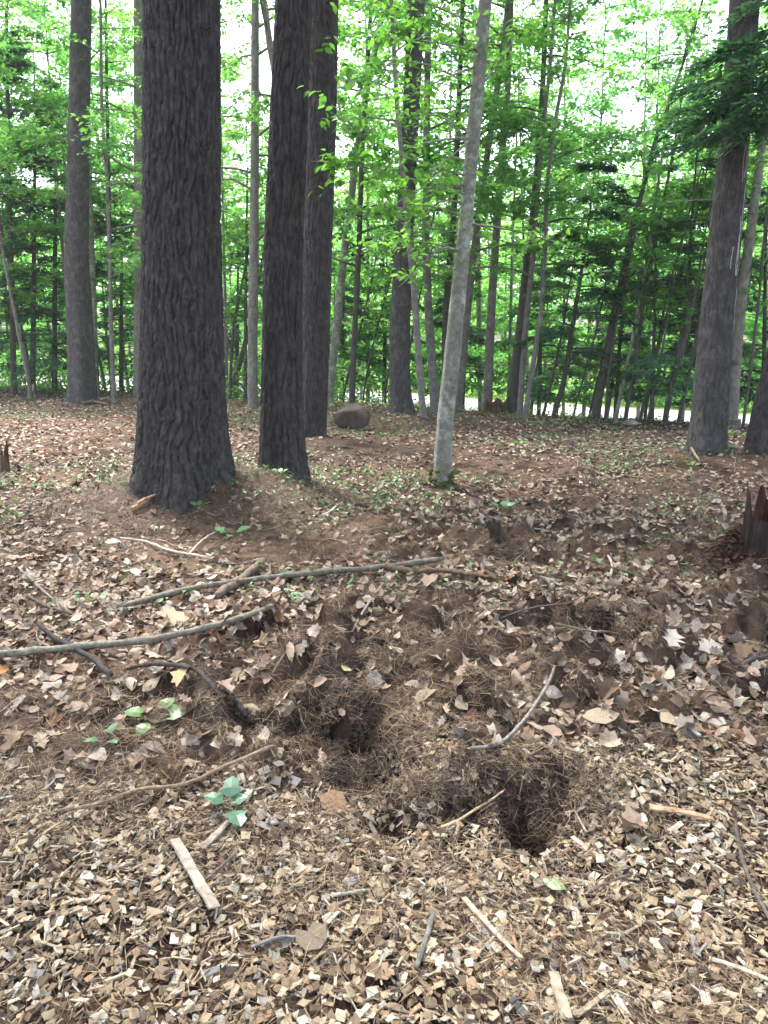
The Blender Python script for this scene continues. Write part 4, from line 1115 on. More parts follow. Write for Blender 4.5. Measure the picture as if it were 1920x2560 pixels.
needles(nm_, x, y, .05, .11, .0013, .026, [.15, .2, .2, .15, .15, .15])
x, y = pts_world(165000, 2.5, 6.5, .9, .72, .9)
k = rng.random(len(x)) < .35 + .65 * needlemask(x, y); x, y = x[k], y[k]
nr_ = y < 3.6
needles(nm_, x[nr_], y[nr_], .06, .12, .0015, .036, [.2, .22, .18, .11, .15, .14])
needles(nm_, x[~nr_], y[~nr_], .06, .12, .0019, .036, [.2, .22, .18, .11, .15, .14])
x, y = pts_world(24000, 6, 15, 1.2)
k = rng.random(len(x)) < .25 + .75 * needlemask(x, y); x, y = x[k], y[k]
needles(nm_, x, y, .08, .16, .004, .03, [.28, .28, .14, .04, .12, .14])
DARKN = NPAL.copy()
NPAL = np.array([(.030, .019, .015), (.055, .034, .025), (.10, .062, .042), (.25, .17, .10), (.018, .014, .012), (.065, .04, .03)])
for px, py, rx, ry, kk in ((700, 1585, .24, .16, 3200), (790, 1650, .22, .14, 2600), (930, 1470, .42, .22, 3200), (1110, 1745, .22, .16, 2600), (1340, 1375, .32, .14, 2600), (1080, 1190, .3, .22, 2200), (640, 1195, .14, .1, 1300), (1480, 1230, .35, .25, 1500), (900, 1735, .25, .1, 1500), (1250, 1745, .15, .1, 1000), (640, 1380, .2, .12, 1300)):
    kk = int(kk * .42); cx_, cy_ = flat(px, py); a_ = rng.uniform(0, 6.283, kk); q = np.sqrt(rng.random(kk)) * rng.uniform(.4, 1.25, kk) * (.75 + .5 * vn(a_ * 1.3, 0 * a_, int(px)))
    needles(nm_, cx_ + np.cos(a_) * rx * q, cy_ + np.sin(a_) * ry * q, .05, .11, .0019, .04, None, .4)
NPAL = DARKN
tb = np.array(T2.location)     # the needle mounds round the big pines
for (ox, oy, rx, ry, kk) in ((tb[0], tb[1] - .25, 1.15, .75, 16000), (tb[0] + 1.1, tb[1] - .1, .8, .6, 7000)):
    a_ = rng.uniform(0, 6.283, kk); q = np.sqrt(rng.random(kk)) * rng.uniform(.6, 1.15, kk)
    needles(nm_, ox + np.cos(a_) * rx * q, oy + np.sin(a_) * ry * q, .07, .13, .0028, .035, [.35, .32, .08, .03, .1, .12], .3)
tag(nm_.build('pine_needles', M_NDL), 'brown pine needles matted over the woodland floor', 'pine needles', None, 'stuff')

# small green seedlings: stuff
x, y = pts_world(13000, 3.6, 17, .9)
k = rng.random(len(x)) < sst(.46, .68, fbm(x * .75 + 5, y * .75, 3, 91)) * (1 - sst(1, 3, sdist(x, y))) * .9 * sst(3.4, 6, y); x, y = x[k], y[k]
gx = np.repeat(x, 4) + rng.normal(0, .025, 4 * len(x)); gy = np.repeat(y, 4) + rng.normal(0, .025, 4 * len(x))
b = MB(); n = len(gx)
scatter(b, DIAM, np.stack([gx, gy, hgt(gx, gy) + rng.uniform(.015, .07, n)], 1), rng.uniform(.022, .055, n), rot_frames(n, None, (.15, .4), (0, .4)), pick(np.array([(.08, .18, .05), (.12, .24, .08), (.07, .15, .05)]), n))
tag(b.build('ground_cover', M_SEED), 'tiny green seedlings sprouting through the leaf litter', 'ground cover', None, 'stuff')

# ------------------------------------------------------------------ fallen sticks
def slab(name, label, cat, P, rad, col, taper):
    n_ = 9; t = np.linspace(0, len(P) - 1, n_).astype(int); Q = P[t].copy(); org = Q[n_ // 2].copy()
    d = Q[-1] - Q[0]; d /= np.linalg.norm(d); sd_ = np.array((-d[1], d[0], 0)); sd_ /= np.linalg.norm(sd_); up_ = np.cross(d, sd_) * np.sign(np.cross(d, sd_)[2])
    tl = rng.normal(0, .25); sd_ = sd_ * math.cos(tl) + up_ * math.sin(tl)
    cr_ = np.zeros((n_, 6, 3)); hw = rad * np.linspace(1, taper, n_) * (1 + rng.normal(0, .05, n_)); th_ = rad * .42
    for k_, (a_, h_) in enumerate(((-1, 0), (-.9, 1), (-.1, 1.15), (.85, .95), (1, 0), (0, -.5))):
        wob = 1 + rng.normal(0, .05, n_)
        e_ = np.zeros(n_); e_[0] = -rng.uniform(0, .9) * rad; e_[-1] = rng.uniform(0, 1.3) * rad
        cr_[:, k_] = Q + sd_ * (a_ * hw * wob)[:, None] + np.array((0, 0, 1.)) * (h_ * th_ + rng.normal(0, th_ * .08, n_))[:, None] + d * e_[:, None]
    i_ = np.arange(n_ - 1)[:, None] * 6; j_ = np.arange(6)[None]
    F = np.stack([i_ + j_, i_ + (j_ + 1) % 6, i_ + 6 + (j_ + 1) % 6, i_ + 6 + j_], -1).reshape(-1, 4)
    e0 = [(0, 5, 4), (0, 4, 1), (1, 4, 3), (1, 3, 2)]; o_ = (n_ - 1) * 6
    F3 = np.array([t_ for t_ in e0] + [(a_ + o_, c_ + o_, b_ + o_) for a_, b_, c_ in e0])
    b = MB(); b.addf(cr_.reshape(-1, 3) - org, F3, F, np.array(col))
    o = b.build(name, M_SPLIT, None, False); o.location = org
    return tag(o, label, cat)

def stick(name, label, cat, pts, wpx, col, lift=1.0, taper=.6, k=9, m=None, knob=.18, twigs=0, group=None, ends=None, flatten=1.):
    c = [gp(px, py) for px, py in pts]
    c = np.array(c); rad = np.array([span(wpx, p) / 2 for p in c]).mean()
    c[:, 2] = hgt(c[:, 0], c[:, 1])
    P = resample(c, max(12, 6 * len(pts)))
    # a stick bridges the dips: it cannot follow every hump of the floor
    zg = hgt(P[:, 0], P[:, 1]); t = np.linspace(0, 1, len(P))
    lin = np.polyval(np.polyfit(t, zg, 2), t); P[:, 2] = lin + np.clip((zg - lin).max(), 0, .06) * .9 + rad * (.5 + lift * .4) + .015
    P[1:-1] += rng.normal(0, rad * .10, (len(P) - 2, 3))
    R = rad * np.linspace(1, taper, len(P)) * (1 + knob * .35 * rng.normal(0, .5, len(P)) + .22 * (rng.random(len(P)) < .12))
    R[0] *= .7; R[-1] *= .6
    RR = np.tile(R[:, None], (1, k)) * (1 + .10 * rng.normal(0, 1, (1, k)) + .06 * rng.normal(0, 1, (len(P), k)))
    org = P[len(P) // 2].copy()
    if cat in ('wood', 'bark'):      # split pieces: flat slabs with torn ends
        return slab(name, label, cat, P, rad, col, taper)
    b = MB(); V, F, F3 = tube(P, RR, k)
    if flatten != 1.: V[:, 2] = np.interp(np.arange(len(V)), np.arange(len(V)), V[:, 2]) 
    b.addf(V - org, F3, F, np.array(col))
    if twigs:
        for q in range(twigs):
            i_ = rng.integers(2, len(P) - 2); Q = branch_poly(P[i_], rng.uniform(0, 6.28), rad * rng.uniform(4, 14), .5, .3, 5)
            limb_add(b, Q - org, rad * .35, rad * .12, 5, np.array(col))
    o = b.build(name, m or M_STICK, None, True); o.location = org
    return tag(o, label, cat, group)
GB_ = (.17, .155, .125)
stick('fallen_branch', 'long thin bare branch lying across the litter below the needle mounds', 'branch', [(268, 1328), (375, 1300), (475, 1277), (600, 1264), (725, 1254), (830, 1240), (955, 1227)], 12, GB_, 1.4, 1.1, twigs=4)
stick('fallen_branch', 'grey-green branch running in from the left edge beneath a short dark stick', 'branch', [(-60, 1447), (60, 1437), (165, 1425), (300, 1420), (400, 1388), (500, 1368), (592, 1352)], 15, (.20, .19, .15), 1.6, .85, twigs=3)
stick('fallen_branch', 'short black stick crossing over the grey-green branch', 'branch', [(85, 1372), (120, 1397), (165, 1422), (205, 1447), (243, 1476)], 11, (.05, .045, .045), 4.2, 1.1)
stick('fallen_branch', 'curved black branch lying beside the bright green seedling', 'branch', [(280, 1472), (360, 1478), (430, 1487), (475, 1517), (510, 1565), (536, 1607)], 9, (.06, .05, .045), 2.0, 1.25, twigs=6)
stick('broken_limb', 'stubby barked piece of limb lying under the long thin bare branch', 'branch', [(466, 1302), (500, 1283), (522, 1268), (545, 1245), (570, 1224)], 19, (.17, .13, .10), .8, .75)
stick('split_log', 'splintered brown piece of wood lying at the end of the long thin branch', 'log', [(826, 1243), (880, 1246), (960, 1249), (1060, 1260)], 16, (.13, .09, .06), .8, .5, knob=.3)
stick('twig', 'curved grey twig rising toward the oval tan leaf', 'twig', [(1197, 1462), (1190, 1497), (1150, 1567), (1080, 1622), (1010, 1688)], 7, (.26, .24, .21), 3.0, .8)
stick('fallen_branch', 'dark stick entering from the right edge above the mulch', 'branch', [(1570, 1443), (1620, 1438), (1700, 1428)], 9, (.10, .085, .075), 1.5, 1.0)
stick('twig', 'short bleached grey stick on the leaf litter right of the curved twig', 'twig', [(1458, 1563), (1485, 1585), (1512, 1607)], 9, (.42, .40, .36), 1.2, 1.0)
stick('twig', 'thin dark twig lying level among pale leaves right of the little mossy stump', 'twig', [(1242, 1226), (1300, 1240), (1345, 1256), (1420, 1270)], 5, (.09, .075, .065), 2, .6, twigs=3)
stick('twig', 'short pale upright-looking twig above the thin dark twig', 'twig', [(1312, 1208), (1322, 1240), (1318, 1262)], 6, (.42, .38, .32), 2, .7)
stick('twig', 'thin dark twig stretched across needles above the big pine cone', 'twig', [(1080, 1352), (1140, 1342), (1230, 1338), (1260, 1340)], 5, (.10, .085, .07), 2, .6)
stick('twig', 'thin twig slanting over needles left of the big pine cone', 'twig', [(1195, 1412), (1270, 1408), (1362, 1393)], 5, (.16, .13, .09), 2.5, .7)
stick('twig', 'pale twig lying slantwise beneath the needle mound', 'twig', [(350, 1195), (385, 1208), (400, 1212), (440, 1175), (470, 1155)], 6, (.33, .28, .22), 1.5, .9)
stick('twig', 'pale stick below the slanting pale twig', 'twig', [(262, 1176), (320, 1178), (360, 1202), (455, 1216)], 6, (.38, .32, .25), 1.2, .9)
stick('fallen_branch', 'thin branch along the upper edge of the mulch', 'branch', [(125, 1783), (215, 1752), (300, 1730), (400, 1713), (500, 1680), (592, 1634)], 8, (.27, .20, .14), 2.0, 1.1, twigs=2)
stick('wood_splinter', 'long flat pale splinter of wood lying in the mulch', 'wood', [(381, 1838), (410, 1888), (436, 1936), (463, 1984)], 24, (.36, .31, .25), .5, 1.0, 4, M_CHIP, .08)
stick('bark_piece', 'curved grey strip of bark in the mulch', 'bark', [(551, 2066), (580, 2052), (612, 2046), (642, 2050)], 20, (.22, .21, .21), .8, .8, 5, M_CHIP, .1)
stick('twig', 'thin dark twig crossing the long flat splinter', 'twig', [(516, 1853), (470, 1900), (415, 1940)], 5, (.14, .115, .10), 4, 1.0)
stick('twig', 'bent bleached twig in the mulch right of the long flat splinter', 'twig', [(720, 1955), (760, 1944), (800, 1938)], 8, (.45, .42, .35), 1, .8)
stick('twig', 'thin dark twig in the mulch below the black hole', 'twig', [(1262, 1950), (1300, 1930), (1362, 1906)], 6, (.13, .10, .09), 2, .8)
stick('wood_splinter', 'long narrow tan splinter in the mulch left of the green leaf', 'wood', [(1003, 1958), (1040, 2000), (1080, 2044), (1121, 2090)], 13, (.42, .33, .24), .8, .6, 5, M_CHIP, .1)
stick('fallen_branch', 'dark lichened stick pointing toward the lower edge in the mulch', 'branch', [(936, 1996), (920, 2050), (900, 2110)], 12, (.17, .165, .15), 1.2, .9)
stick('fallen_branch', 'long dark twig running down the right edge of the mulch', 'branch', [(1586, 1793), (1594, 1840), (1603, 1885), (1630, 1955), (1675, 2030)], 9, (.12, .095, .08), 1.6, 1.0)
stick('wood_splinter', 'orange-tan splinter of wood at the upper right of the mulch', 'wood', [(1405, 1764), (1470, 1774), (1532, 1790)], 18, (.36, .24, .15), .7, .6, 5, M_CHIP, .15)
stick('wood_splinter', 'pale split stick near the lower right corner of the mulch', 'wood', [(1533, 2092), (1600, 2112), (1670, 2142)], 12, (.36, .30, .23), 1, .8, 6, M_CHIP, .15)
stick('twig', 'straight straw-coloured twig pointing into the black hole', 'twig', [(953, 1820), (1020, 1780), (1087, 1737)], 6, (.50, .38, .24), 3.5, .7)
stick('wood_splinter', 'thick pale stick cut off by the bottom edge below the green leaf', 'wood', [(1245, 2212), (1275, 2190), (1306, 2166)], 16, (.33, .265, .19), 1, .8, 6, M_CHIP, .12)
stick('wood_splinter', 'broad tan slab of wood at the bottom edge', 'wood', [(1196, 2132), (1206, 2170), (1222, 2215)], 26, (.33, .27, .20), .4, 1, 4, M_CHIP, .06)
stick('bark_piece', 'dark knobbly piece of bark at the bottom edge', 'bark', [(1108, 2182), (1120, 2196), (1134, 2214)], 18, (.10, .095, .09), .8, .9, 7)
stick('wood_splinter', 'grey flat chunk of wood above the long flat splinter', 'wood', [(438, 1850), (470, 1822), (492, 1796)], 18, (.33, .28, .23), .6, .7, 4, M_CHIP, .1)
stick('fallen_branch', 'weathered stick leaning in the litter at the foot of the grey pine', 'branch', [(1475, 963), (1492, 985), (1510, 1013)], 6, (.26, .20, .15), 2, .7)
stick('fallen_branch', 'short dark branch on the ground beside the foot of the grey-brown pine', 'branch', [(178, 877), (205, 872), (232, 879)], 7, (.16, .12, .09), 1.5, .7)
stick('twig', 'thin grey twig at the left below the short seedlings', 'twig', [(55, 1250), (90, 1285), (155, 1335)], 6, (.18, .16, .13), 2, .7, twigs=2)
stick('twig', 'dark stub of twig in the litter at the left above the short black stick', 'twig', [(60, 1300), (100, 1325), (140, 1338)], 9, (.08, .07, .06), 1.5, .7)
stick('bark_piece', 'broken slab of bark leaning at the foot of the massive pine', 'bark', [(290, 1112), (312, 1098), (334, 1090)], 17, (.24, .14, .085), 2.2, .6, 5)
stick('twig', 'pale bent twig lying right of the little dark needle tuft', 'twig', [(697, 1124), (715, 1112), (730, 1098)], 6, (.50, .46, .40), 2, .7)
stick('twig', 'thin grey twig slanting over the leaves right of the long branch', 'twig', [(760, 1368), (800, 1325), (828, 1280)], 5, (.25, .22, .19), 2, .7)
# random thin twigs everywhere
tw = MB()
for q in range(320):
    xx, yy = pts_world(1, 2.0, 12, 1.0); xx, yy = float(xx[0]), float(yy[0])
    ln = rng.uniform(.1, .35) * (1 + .06 * yy); ya = rng.uniform(0, 6.28); t = np.linspace(-.5, .5, 6)
    px_ = xx + np.cos(ya) * ln * t; py_ = yy + np.sin(ya) * ln * t + rng.normal(0, .01)
    P = np.stack([px_, py_, hgt(px_, py_) + .025], 1); P[1:-1] += rng.normal(0, .006, (4, 3))
    V, F, F3 = tube(P, np.linspace(.0035, .0015, 6) * (1 + .05 * yy), 5); tw.addf(V, F3, F, pick(np.array([(.2, .16, .12), (.1, .08, .065), (.33, .28, .23)]), 1)[0])
tag(tw.build('twigs', M_STICK), 'thin broken twigs strewn over the litter', 'twigs', None, 'stuff')

# ------------------------------------------------------------------ pine cones
def cone_mesh():
    b = MB()
    t = np.linspace(0, 1, 9); prof = .16 * np.sin(np.pi * (t * .86 + .1)) ** .8
    V, F, F3 = tube(np.stack([t - .5, 0 * t, 0 * t], 1), prof * .62, 8); b.addf(V, F3, F, (.06, .042, .03))
    ns = 78
    for q in range(ns):
        f = q / ns; a = q * 2.39996; xx = f - .5; r = .16 * math.sin(math.pi * (f * .86 + .1)) ** .8
        n_ = np.array((0, math.cos(a), math.sin(a))); tan = np.array((0, -math.sin(a), math.cos(a)))
        p = np.array((xx, 0, 0)) + n_ * r * .5; tip = np.array((xx + .07, 0, 0)) + n_ * r * 1.12
        w = .05
        v = [p - tan * w * .5, p + tan * w * .5, tip + tan * w * .8 - np.array((.03, 0, 0)), tip, tip - tan * w * .8 - np.array((.03, 0, 0))]
        b.add(np.array(v), np.array([(0, 1, 2), (0, 2, 3), (0, 3, 4)]), (.13, .09, .062) if q % 3 else (.2, .16, .12))
    return b.mesh('pine_cone', M_CONE)
CM = cone_mesh()
CONES = [(1305, 1450, 72, .15, 'large scaly pine cone lying on dark needles left of the white lobed leaves'), (258, 1262, 42, .5, 'pine cone standing dark among seedlings, left one of two near the long branch'),
 (472, 1255, 24, 1.2, 'short pine cone seen end-on above the long branch'), (525, 1240, 30, -.3, 'pine cone beside the stubby barked piece of limb'), (1562, 1347, 34, .9, 'pine cone with a green sprig below the rotten stump'),
 (110, 1180, 34, .1, 'pine cone on the dark patch at the left below the mound'), (1166, 1337, 44, -.1, 'flattened pine cone above the needle mat'), (848, 1577, 46, .2, 'pine cone sunk in needles right of the dug hollow'),
 (746, 1325, 30, .6, 'pine cone below the middle of the long branch'), (392, 1230, 30, 0, 'pine cone under the pale stick'), (1600, 1330, 30, -.2, 'pine cone in the leaves near the right edge'), (5, 1300, 34, .8, 'pine cone cut by the left edge'),
 (700, 1150, 22, .3, 'small pine cone right of the needle tuft'), (780, 1100, 44, -.2, 'dark pine cone on the mound slope left of the beech foot'), (1035, 1063, 14, .2, None), (1055, 1180, 20, .3, 'pine cone by the little mossy stump'),
 (730, 1020, 14, 0, None), (745, 968, 13, .4, None), (85, 1025, 16, .2, None), (100, 1060, 16, -.3, None), (690, 1095, 14, .2, None), (1120, 1075, 14, .8, None), (1160, 1030, 14, .1, None), (1080, 1005, 14, .1, None), (1240, 1035, 13, .5, None), (1100, 1110, 14, .3, None), (1340, 1010, 12, .3, None), (60, 945, 12, 0, None), (840, 1060, 13, .1, None), (1190, 1095, 13, .1, None), (1010, 1100, 14, .1, None), (1430, 1060, 13, .4, None), (140, 985, 12, .2, None), (1390, 1120, 14, 1, None)]
for px, py, w, yaw, lb in CONES:
    p = gp(px, py); L_ = span(w, p)
    o = bpy.data.objects.new('pine_cone', CM); C.objects.link(o)
    o.location = (p[0], p[1], p[2] + L_ * .13); o.scale = (L_,) * 3; o.rotation_euler = (rng.uniform(0, 6), rng.normal(0, .15), yaw)
    tag(o, lb or 'small dark pine cone dotting the brown litter between the trees', 'pine cone', 'pine cones on the forest floor')

# ------------------------------------------------------------------ stumps, boulder, rocks
def stump(name, label, px, py, wpx, hpx, col, jag, lean=(0, 0), k=26, flare=.35, m=None, cat='tree stump', cutcol=None, dY=0.):
    p = gp(px, py); p[1] += dY; r = span(wpx, p) / 2; H = span(hpx, p)
    z = float(hgt(p[0], p[1])); org = np.array((p[0], p[1], z))
    b = MB(); n_ = 14; t = np.linspace(-.15, 1, n_); th = np.arange(k) / k * 6.283
    topn = 1 + jag * (vn(th * 2.2, 0 * th, int(px)) - .55) * 1.6 + jag * .6 * (vn(th * 6, 0 * th + 3, int(px)) - .5)
    ring = r * (1 + flare * np.exp(-np.clip(t, 0, 1) * 4))[:, None] * (1 + .16 * (vn(np.tile(th[None] * 1.6, (n_, 1)), t[:, None] * 1.5, int(px)) - .5) + .22 * (vn(np.tile(th[None] * 5, (n_, 1)), t[:, None] * .7, int(px) + 3) - .5))
    zz = t[:, None] * H * np.where(t[:, None] > 0, topn[None], 1)
    V = np.stack([np.cos(th)[None] * ring + lean[0] * zz, np.sin(th)[None] * ring + lean[1] * zz, zz], -1).reshape(-1, 3)
    i_ = np.arange(n_ - 1)[:, None] * k; j_ = np.arange(k)[None]
    F = np.stack([i_ + j_, i_ + (j_ + 1) % k, i_ + k + (j_ + 1) % k, i_ + k + j_], -1).reshape(-1, 4)
    b.add(V, F, np.array(col))
    # broken inner wood
    hh = H * (.97 if jag < .2 else .45)
    base_ = V[(n_ - 1) * k:]; inn = base_ * np.array((.62, .62, 1)); inn[:, 2] = hh * (1 + .3 * jag * rng.normal(0, 1, k)) ; inn[:, :2] += np.array(lean) * hh * .38
    Vc = np.concatenate([base_, inn, [[lean[0] * hh, lean[1] * hh, hh * .97]]]); jj = np.arange(k)
    F4_ = np.stack([jj, (jj + 1) % k, k + (jj + 1) % k, k + jj], -1); F3_ = np.stack([k + jj, k + (jj + 1) % k, np.full(k, 2 * k)], -1)
    r_ = empty(name, org, label, cat)
    b.build('stump_bark', m or M_ROT, r_)
    c = MB(); c.addf(Vc, F3_, F4_, np.array(cutcol if cutcol is not None else np.array(col) * 1.5)); c.build('broken_wood', M_ROT, r_)
    return r_, org
st, so = stump('tree_stump', 'jagged black rotten stump crumbling to red wood at the right edge', 1640, 1203, 78, 120, (.038, .027, .023), .7, (0, 0), 60, .22, cutcol=(.07, .03, .022))
b = MB()   # crumbled red rot round its foot
n = 1500; a = rng.uniform(0, 6.283, n); rr = np.abs(rng.normal(0, .16, n)) + .08
x = so[0] + np.cos(a) * rr - .06; y = so[1] + np.sin(a) * rr * .8
chips(b, x, y, hgt(x, y) + rng.random(n) * .02 + .15 * np.exp(-rr * 5) * rng.random(n), .012, .04, np.array([(.085, .04, .03), (.06, .03, .024), (.04, .024, .02)]), None, .6)
o = b.build('crumbled_wood', M_ROT); tag(o, 'red crumbled rotten wood heaped round the black stump', 'rotten wood', None, 'stuff')
stump('tree_stump', 'small brown splintered snag at the left edge', 12, 1018, 15, 48, (.11, .07, .048), .9, (.06, 0), 18, .5)
stump('tree_stump', 'tiny mossy stump leaning in the litter right of the needle mound', 1078, 1160, 30, 36, (.05, .043, .034), .35, (-.45, .1), 22, .5, cutcol=(.06, .06, .035))
stump('tree_stump', 'low cut stump at the foot of the grey leaning trunk', 1583, 922, 30, 17, (.16, .14, .13), .05, (0, 0), 22, .25, M_STICK, cutcol=(.40, .33, .24))
stump('tree_stump', 'little grey stub in the clearing before the road', 1236, 966, 13, 14, (.17, .14, .12), .3, (0, 0), 14, .2)
stump('tree_stump', 'pale broken stub behind the pine at the far left', 68, 860, 14, 26, (.30, .25, .2), .8, (.1, 0), 14, .4)
rb, ro = stump('root_ball', 'brown upturned root ball in front of the thick dark trunk', 1072, 893, 52, 30, (.11, .07, .045), .5, (0, 0), 30, .3, cat='tree stump', cutcol=(.1, .065, .04))
b = MB()
for q in range(60):
    a = rng.uniform(0, 6.28); p = np.array((np.cos(a) * rng.uniform(.0, .2), np.sin(a) * rng.uniform(0, .2), rng.uniform(.08, .26)))
    limb_add(b, branch_poly(p, a + rng.normal(0, .6), rng.uniform(.08, .22), rng.normal(.2, .5), .5, 5), .009, .003, 4, (.13, .085, .05))
b.build('root', M_STICK, rb)

def rock(name, label, px, py, wpx, hpx, col, seed, depth=.8, prof=None, dz=-.15):
    p = gp(px, py); w = span(wpx, p) / 2; H = span(hpx, p)
    nu, nv_ = 36, 22
    u = np.arange(nu) / nu * 6.283; v = np.linspace(-.5 * math.pi, .5 * math.pi, nv_)
    UU, VV = np.meshgrid(u, v, indexing='ij')
    x = np.cos(UU) * np.cos(VV); y_ = np.sin(UU) * np.cos(VV); z = np.sin(VV)
    # square it off, then rough it
    pw = lambda q: np.sign(q) * np.abs(q) ** .72
    x, y_, z = pw(x), pw(y_), pw(z)
    rs_ = np.random.default_rng(seed); pn = rs_.normal(0, 1, (17, 3)); pn /= np.linalg.norm(pn, axis=1, keepdims=True); pd = rs_.uniform(.56, .92, 17)
    ln_ = np.sqrt(x * x + y_ * y_ + z * z); dirs = np.stack([x, y_, z], -1) / ln_[..., None]
    dots = np.maximum(dirs @ pn.T, 1e-3); s_ = np.minimum((pd / dots).min(-1), 1.0)
    s_ = s_ * (1 + .10 * (fbm(x * 4 + y_ * 3, z * 4 + y_, 3, seed + 2) - .5))
    sh = 1 + (prof(x) if prof else 0 * x) * (z > -.2)
    V = np.stack([x * s_ * w, y_ * s_ * w * depth, (z * s_ * sh * .5 + .5 + dz) * H], -1).reshape(-1, 3)
    i_ = np.arange(nu)[:, None]; j_ = np.arange(nv_ - 1)[None]
    F = np.stack([i_ * nv_ + j_, ((i_ + 1) % nu) * nv_ + j_, ((i_ + 1) % nu) * nv_ + j_ + 1, i_ * nv_ + j_ + 1], -1).reshape(-1, 4)
    b = MB(); b.add(V, F, np.array(col)); o = b.build(name, M_ROCK, None, False)
    o.location = (p[0], p[1] + w * depth * .6, float(hgt(p[0], p[1])))
    return tag(o, label, 'rock')
rock('boulder', 'grey-brown boulder lying right of the half hidden pine', 756, 927, 90, 58, (.095, .08, .066), 5, .8, lambda x: .28 * np.exp(-((x + .1) / .45) ** 2) - .12 * x * 0 - .25 * np.exp(-((x + .95) / .3) ** 2))
rock('rock', 'small pale flat rock in the clearing before the road', 1364, 920, 28, 16, (.36, .32, .28), 9, .7)
rock('rock', 'pale lump of rock beside the foot of the pale leaning beech', 716, 880, 16, 12, (.42, .34, .24), 14, .7)

# ------------------------------------------------------------------ seedlings one can tell apart, and single leaves
TRI = star([(0, 0), (.1, -.2), (.3, -.42), (.5, -.26), (.72, -.3), (1, 0), (.75, .27), (.5, .24), (.32, .42), (.1, .22)])
def greenleaf(cols, wid=.9, lobed=False, curl=.3):
    pr = TRI if lobed else OVAL
    v, f = pr; v = v.copy() * np.array((1, wid, 1)); xx = v[:, 0] - .3; v[:, 2] = -curl * xx * xx + .3 * v[:, 1] ** 2
    v[:, 0] = .3 + .75 * v[:, 0]
    b = MB(); b.add(v, f, cols); b.add(np.array([(0, -.015, 0), (.32, -.015, v[1, 2]), (.32, .015, v[1, 2]), (0, .015, 0)]), np.array([(0, 1, 2, 3)]), np.array((.12, .14, .06)))
    return b.mesh('seedling_leaf', M_SEED)
def seedling(label, px, py, col, lv_, hpx, wid=1.1, lobed=False):
    p = gp(px, py + hpx); r = empty('seedling', p, label, 'seedling', 'green seedlings on the floor')
    H = span(hpx, p)
    b = MB(); limb_add(b, np.array([(0, 0, -.02), (.004, 0, H * .5), (0, 0, H)]), .0022, .0016, 5, (.09, .1, .04)); b.build('stem', M_STICK, r)
    me = greenleaf(col, wid, lobed)
    for yaw, s_, pit in lv_:
        o = bpy.data.objects.new('leaf', me); C.objects.link(o); o.parent = r
        o.location = (0, 0, H); o.rotation_euler = (rng.normal(0, .2), -pit - .15, math.radians(yaw)); o.scale = (span(s_ * 1.2, p),) * 3
seedling('bright green seedling with four broad leaves beside the curved black branch', 333, 1548, (.085, .21, .035), [(175, 52, .15), (55, 50, .35), (5, 56, .1), (250, 44, -.3)], 26, 1.1)
seedling('blue-green seedling with lobed leaves at the upper edge of the mulch', 498, 1738, (.10, .22, .13), [(95, 52, .6), (165, 50, .2), (20, 34, .3), (300, 56, -.1), (60, 34, .1)], 22, 1.0, True)  # blue of the reflected sky put into the leaf colour
seedling('small pale green star-leaved seedling left of the bright green seedling', 228, 1598, (.10, .21, .09), [(80, 40, .3), (200, 34, .1), (330, 30, .1)], 12, 1, True)
seedling('pair of broad green leaves on the slope below the massive pine', 500, 1155, (.15, .33, .13), [(160, 34, .25), (20, 36, .3), (270, 22, .1)], 8)
seedling('little star-shaped green sprout on the needle mound', 346, 1145, (.10, .22, .09), [(a_, 16, .3) for a_ in (10, 80, 150, 220, 290)], 8, .8)
seedling('green sprout at the right foot of the massive pine', 433, 1096, (.11, .24, .10), [(a_, 22, .4) for a_ in (20, 110, 170, 250, 320)], 10, .8)
seedling('green sprout at the foot of the seamed pine', 605, 1025, (.10, .22, .06), [(a_, 18, .5) for a_ in (20, 90, 150, 200, 320)], 12, .8)
seedling('tall pale green sprout behind the tiny mossy stump', 1085, 1100, (.14, .30, .14), [(a_, 26, .4) for a_ in (10, 70, 150, 210, 300)], 14, .8)
seedling('small yellow-green sprout in front of the rotten stump', 1567, 1195, (.14, .27, .04), [(a_, 15, .4) for a_ in (30, 120, 200, 310)], 8, 1)
seedling('fern-like green sprout in the open right of the foreground beech', 1122, 962, (.12, .26, .06), [(a_, 18, .4) for a_ in (0, 60, 120, 180, 240, 300)], 8, .6)
seedling('bright green sprout at the foot of the right-edge hemlock', 1572, 940, (.14, .32, .05), [(a_, 18, .4) for a_ in (0, 60, 120, 180, 260)], 8, .8)
seedling('green sprout left of the weathered stick by the grey pine', 1495, 1008, (.14, .3, .06), [(a_, 16, .4) for a_ in (0, 70, 150, 220, 300)], 8, .8)
def looseleaf(label, px, py, w, col, yaw, pr=OVAL, wid=1.0, mt=None, curl=.5, lift=.03, pitch=0., roll=0.):
    v, f = pr; v = v.copy() - np.array((.5, 0, 0)); v[:, 1] *= wid; v[:, 2] = curl * v[:, 1] ** 2 - .15 * v[:, 0] ** 2 + rng.normal(0, .012, len(v))
    b = MB(); b.add(v, f, col); p = gp(px, py); o = b.build('fallen_leaf', mt or M_DEAD, None, True)
    o.location = (p[0], p[1], p[2] + lift); o.scale = (span(w, p),) * 3; o.rotation_euler = (roll, pitch, math.radians(yaw))
    tag(o, label, 'leaf')
looseleaf('large smooth oval tan leaf lying at the end of the curved grey twig', 1298, 1566, 86, (.38, .295, .21), 10, OVAL, .95, None, -.6, .045, 0, .35)
looseleaf('large orange-brown leaf left of the straw-coloured twig', 728, 1747, 84, (.25, .15, .09), -25, OVAL, 1.35, None, -.8, .03, .1, .3)
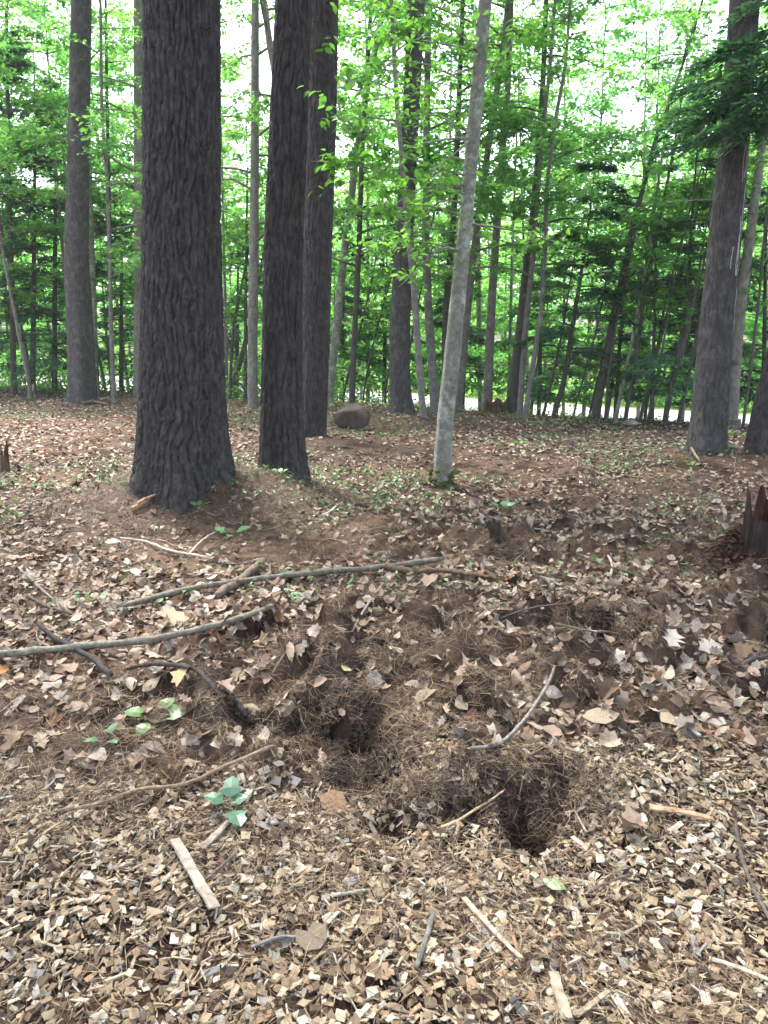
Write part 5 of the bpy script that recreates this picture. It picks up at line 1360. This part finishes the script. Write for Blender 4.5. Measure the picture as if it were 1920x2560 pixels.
looseleaf('flat olive-brown leaf resting on the mulch near the grey bark', 677, 2040, 80, (.20, .155, .11), 60, FRAG, 1.25, None, .3, .03, 0, .2)
looseleaf('bright white lobed oak leaf by the right edge above the mulch', 1452, 1397, 74, (.46, .40, .34), 60, OAK, 1.2, None, .4, .05, -.2, .4)
looseleaf('white-grey lobed leaf standing right of the big pine cone', 1535, 1417, 70, (.44, .39, .35), 20, OAK, 1.2, None, .4, .05, 0, .4)
looseleaf('pale curled leaf with a pointed lobe right of the oval tan leaf', 1402, 1555, 46, (.52, .44, .39), 120, MAPLE, 1.0, None, .6, .05, .2, .3)
looseleaf('bright tan maple leaf below the long thin branch', 382, 1347, 56, (.42, .33, .23), 70, MAPLE, 1.1, None, .3, .04, -.1, .45)
looseleaf('pale maple leaf right of the bright tan maple leaf', 470, 1358, 50, (.58, .48, .38), 150, MAPLE, 1.1, None, .3, .035, 0, .35)
looseleaf('ochre leaf standing up beside the bright green seedling', 395, 1490, 56, (.42, .30, .16), 250, MAPLE, 1.0, None, .8, .06, .5, .5)
looseleaf('orange leaf scrap at the left edge beneath the grey-green branch', 8, 1465, 26, (.42, .19, .06), 30, MAPLE, 1.0, None, .5, .04, 0, .4)
looseleaf('fresh green leaf standing in the needle mat', 1046, 1523, 34, (.20, .40, .18), 130, OVAL, .9, M_SEED, .5, .05, .4, .3)
looseleaf('dull green oval leaf under the long thin branch', 641, 1297, 38, (.09, .20, .09), 5, OVAL, 1.2, M_SEED, .3, .03, 0, .2)
looseleaf('pale blue-green leaf on the litter at the left below the mound', 244, 1180, 30, (.20, .38, .26), 20, OVAL, 1.2, M_SEED, .3, .04, 0, .3)
looseleaf('fresh green leaf lying on the mulch below the black hole', 1196, 1928, 54, (.13, .24, .05), -35, OVAL, .9, M_SEED, -.8, .03, 0, .3)
looseleaf('dark green tattered leaf lying beside the blue-green seedling', 540, 1728, 36, (.11, .2, .05), -20, OVAL, .9, M_SEED, .4, .03, 0, .2)
looseleaf('yellow-green dead leaf in the needle mat', 748, 1462, 34, (.38, .34, .17), 80, OVAL, 1.3, None, .4, .04, .2, .4)

# ------------------------------------------------------------------ added haze volume lending a milky glow between the trunks
hb = MB()
x0, x1, y0, y1, z0, z1 = -170, 170, -75, 150, -4, 34
hb.add(np.array([(x0, y0, z0), (x1, y0, z0), (x1, y1, z0), (x0, y1, z0), (x0, y0, z1), (x1, y0, z1), (x1, y1, z1), (x0, y1, z1)]),
       np.array([(0, 3, 2, 1), (4, 5, 6, 7), (0, 1, 5, 4), (1, 2, 6, 5), (2, 3, 7, 6), (3, 0, 4, 7)]))
mh, th_, oh = mat('haze_air')
pv = N(th_, 'ShaderNodeVolumePrincipled', Density=.0010)
pv.inputs['Color'].default_value = (.92, .97, 1, 1)
th_.links.new(pv.outputs[0], oh.inputs['Volume'])
tag(hb.build('haze', mh), 'faint haze added for a milky glow among the trees', None, None, 'stuff')
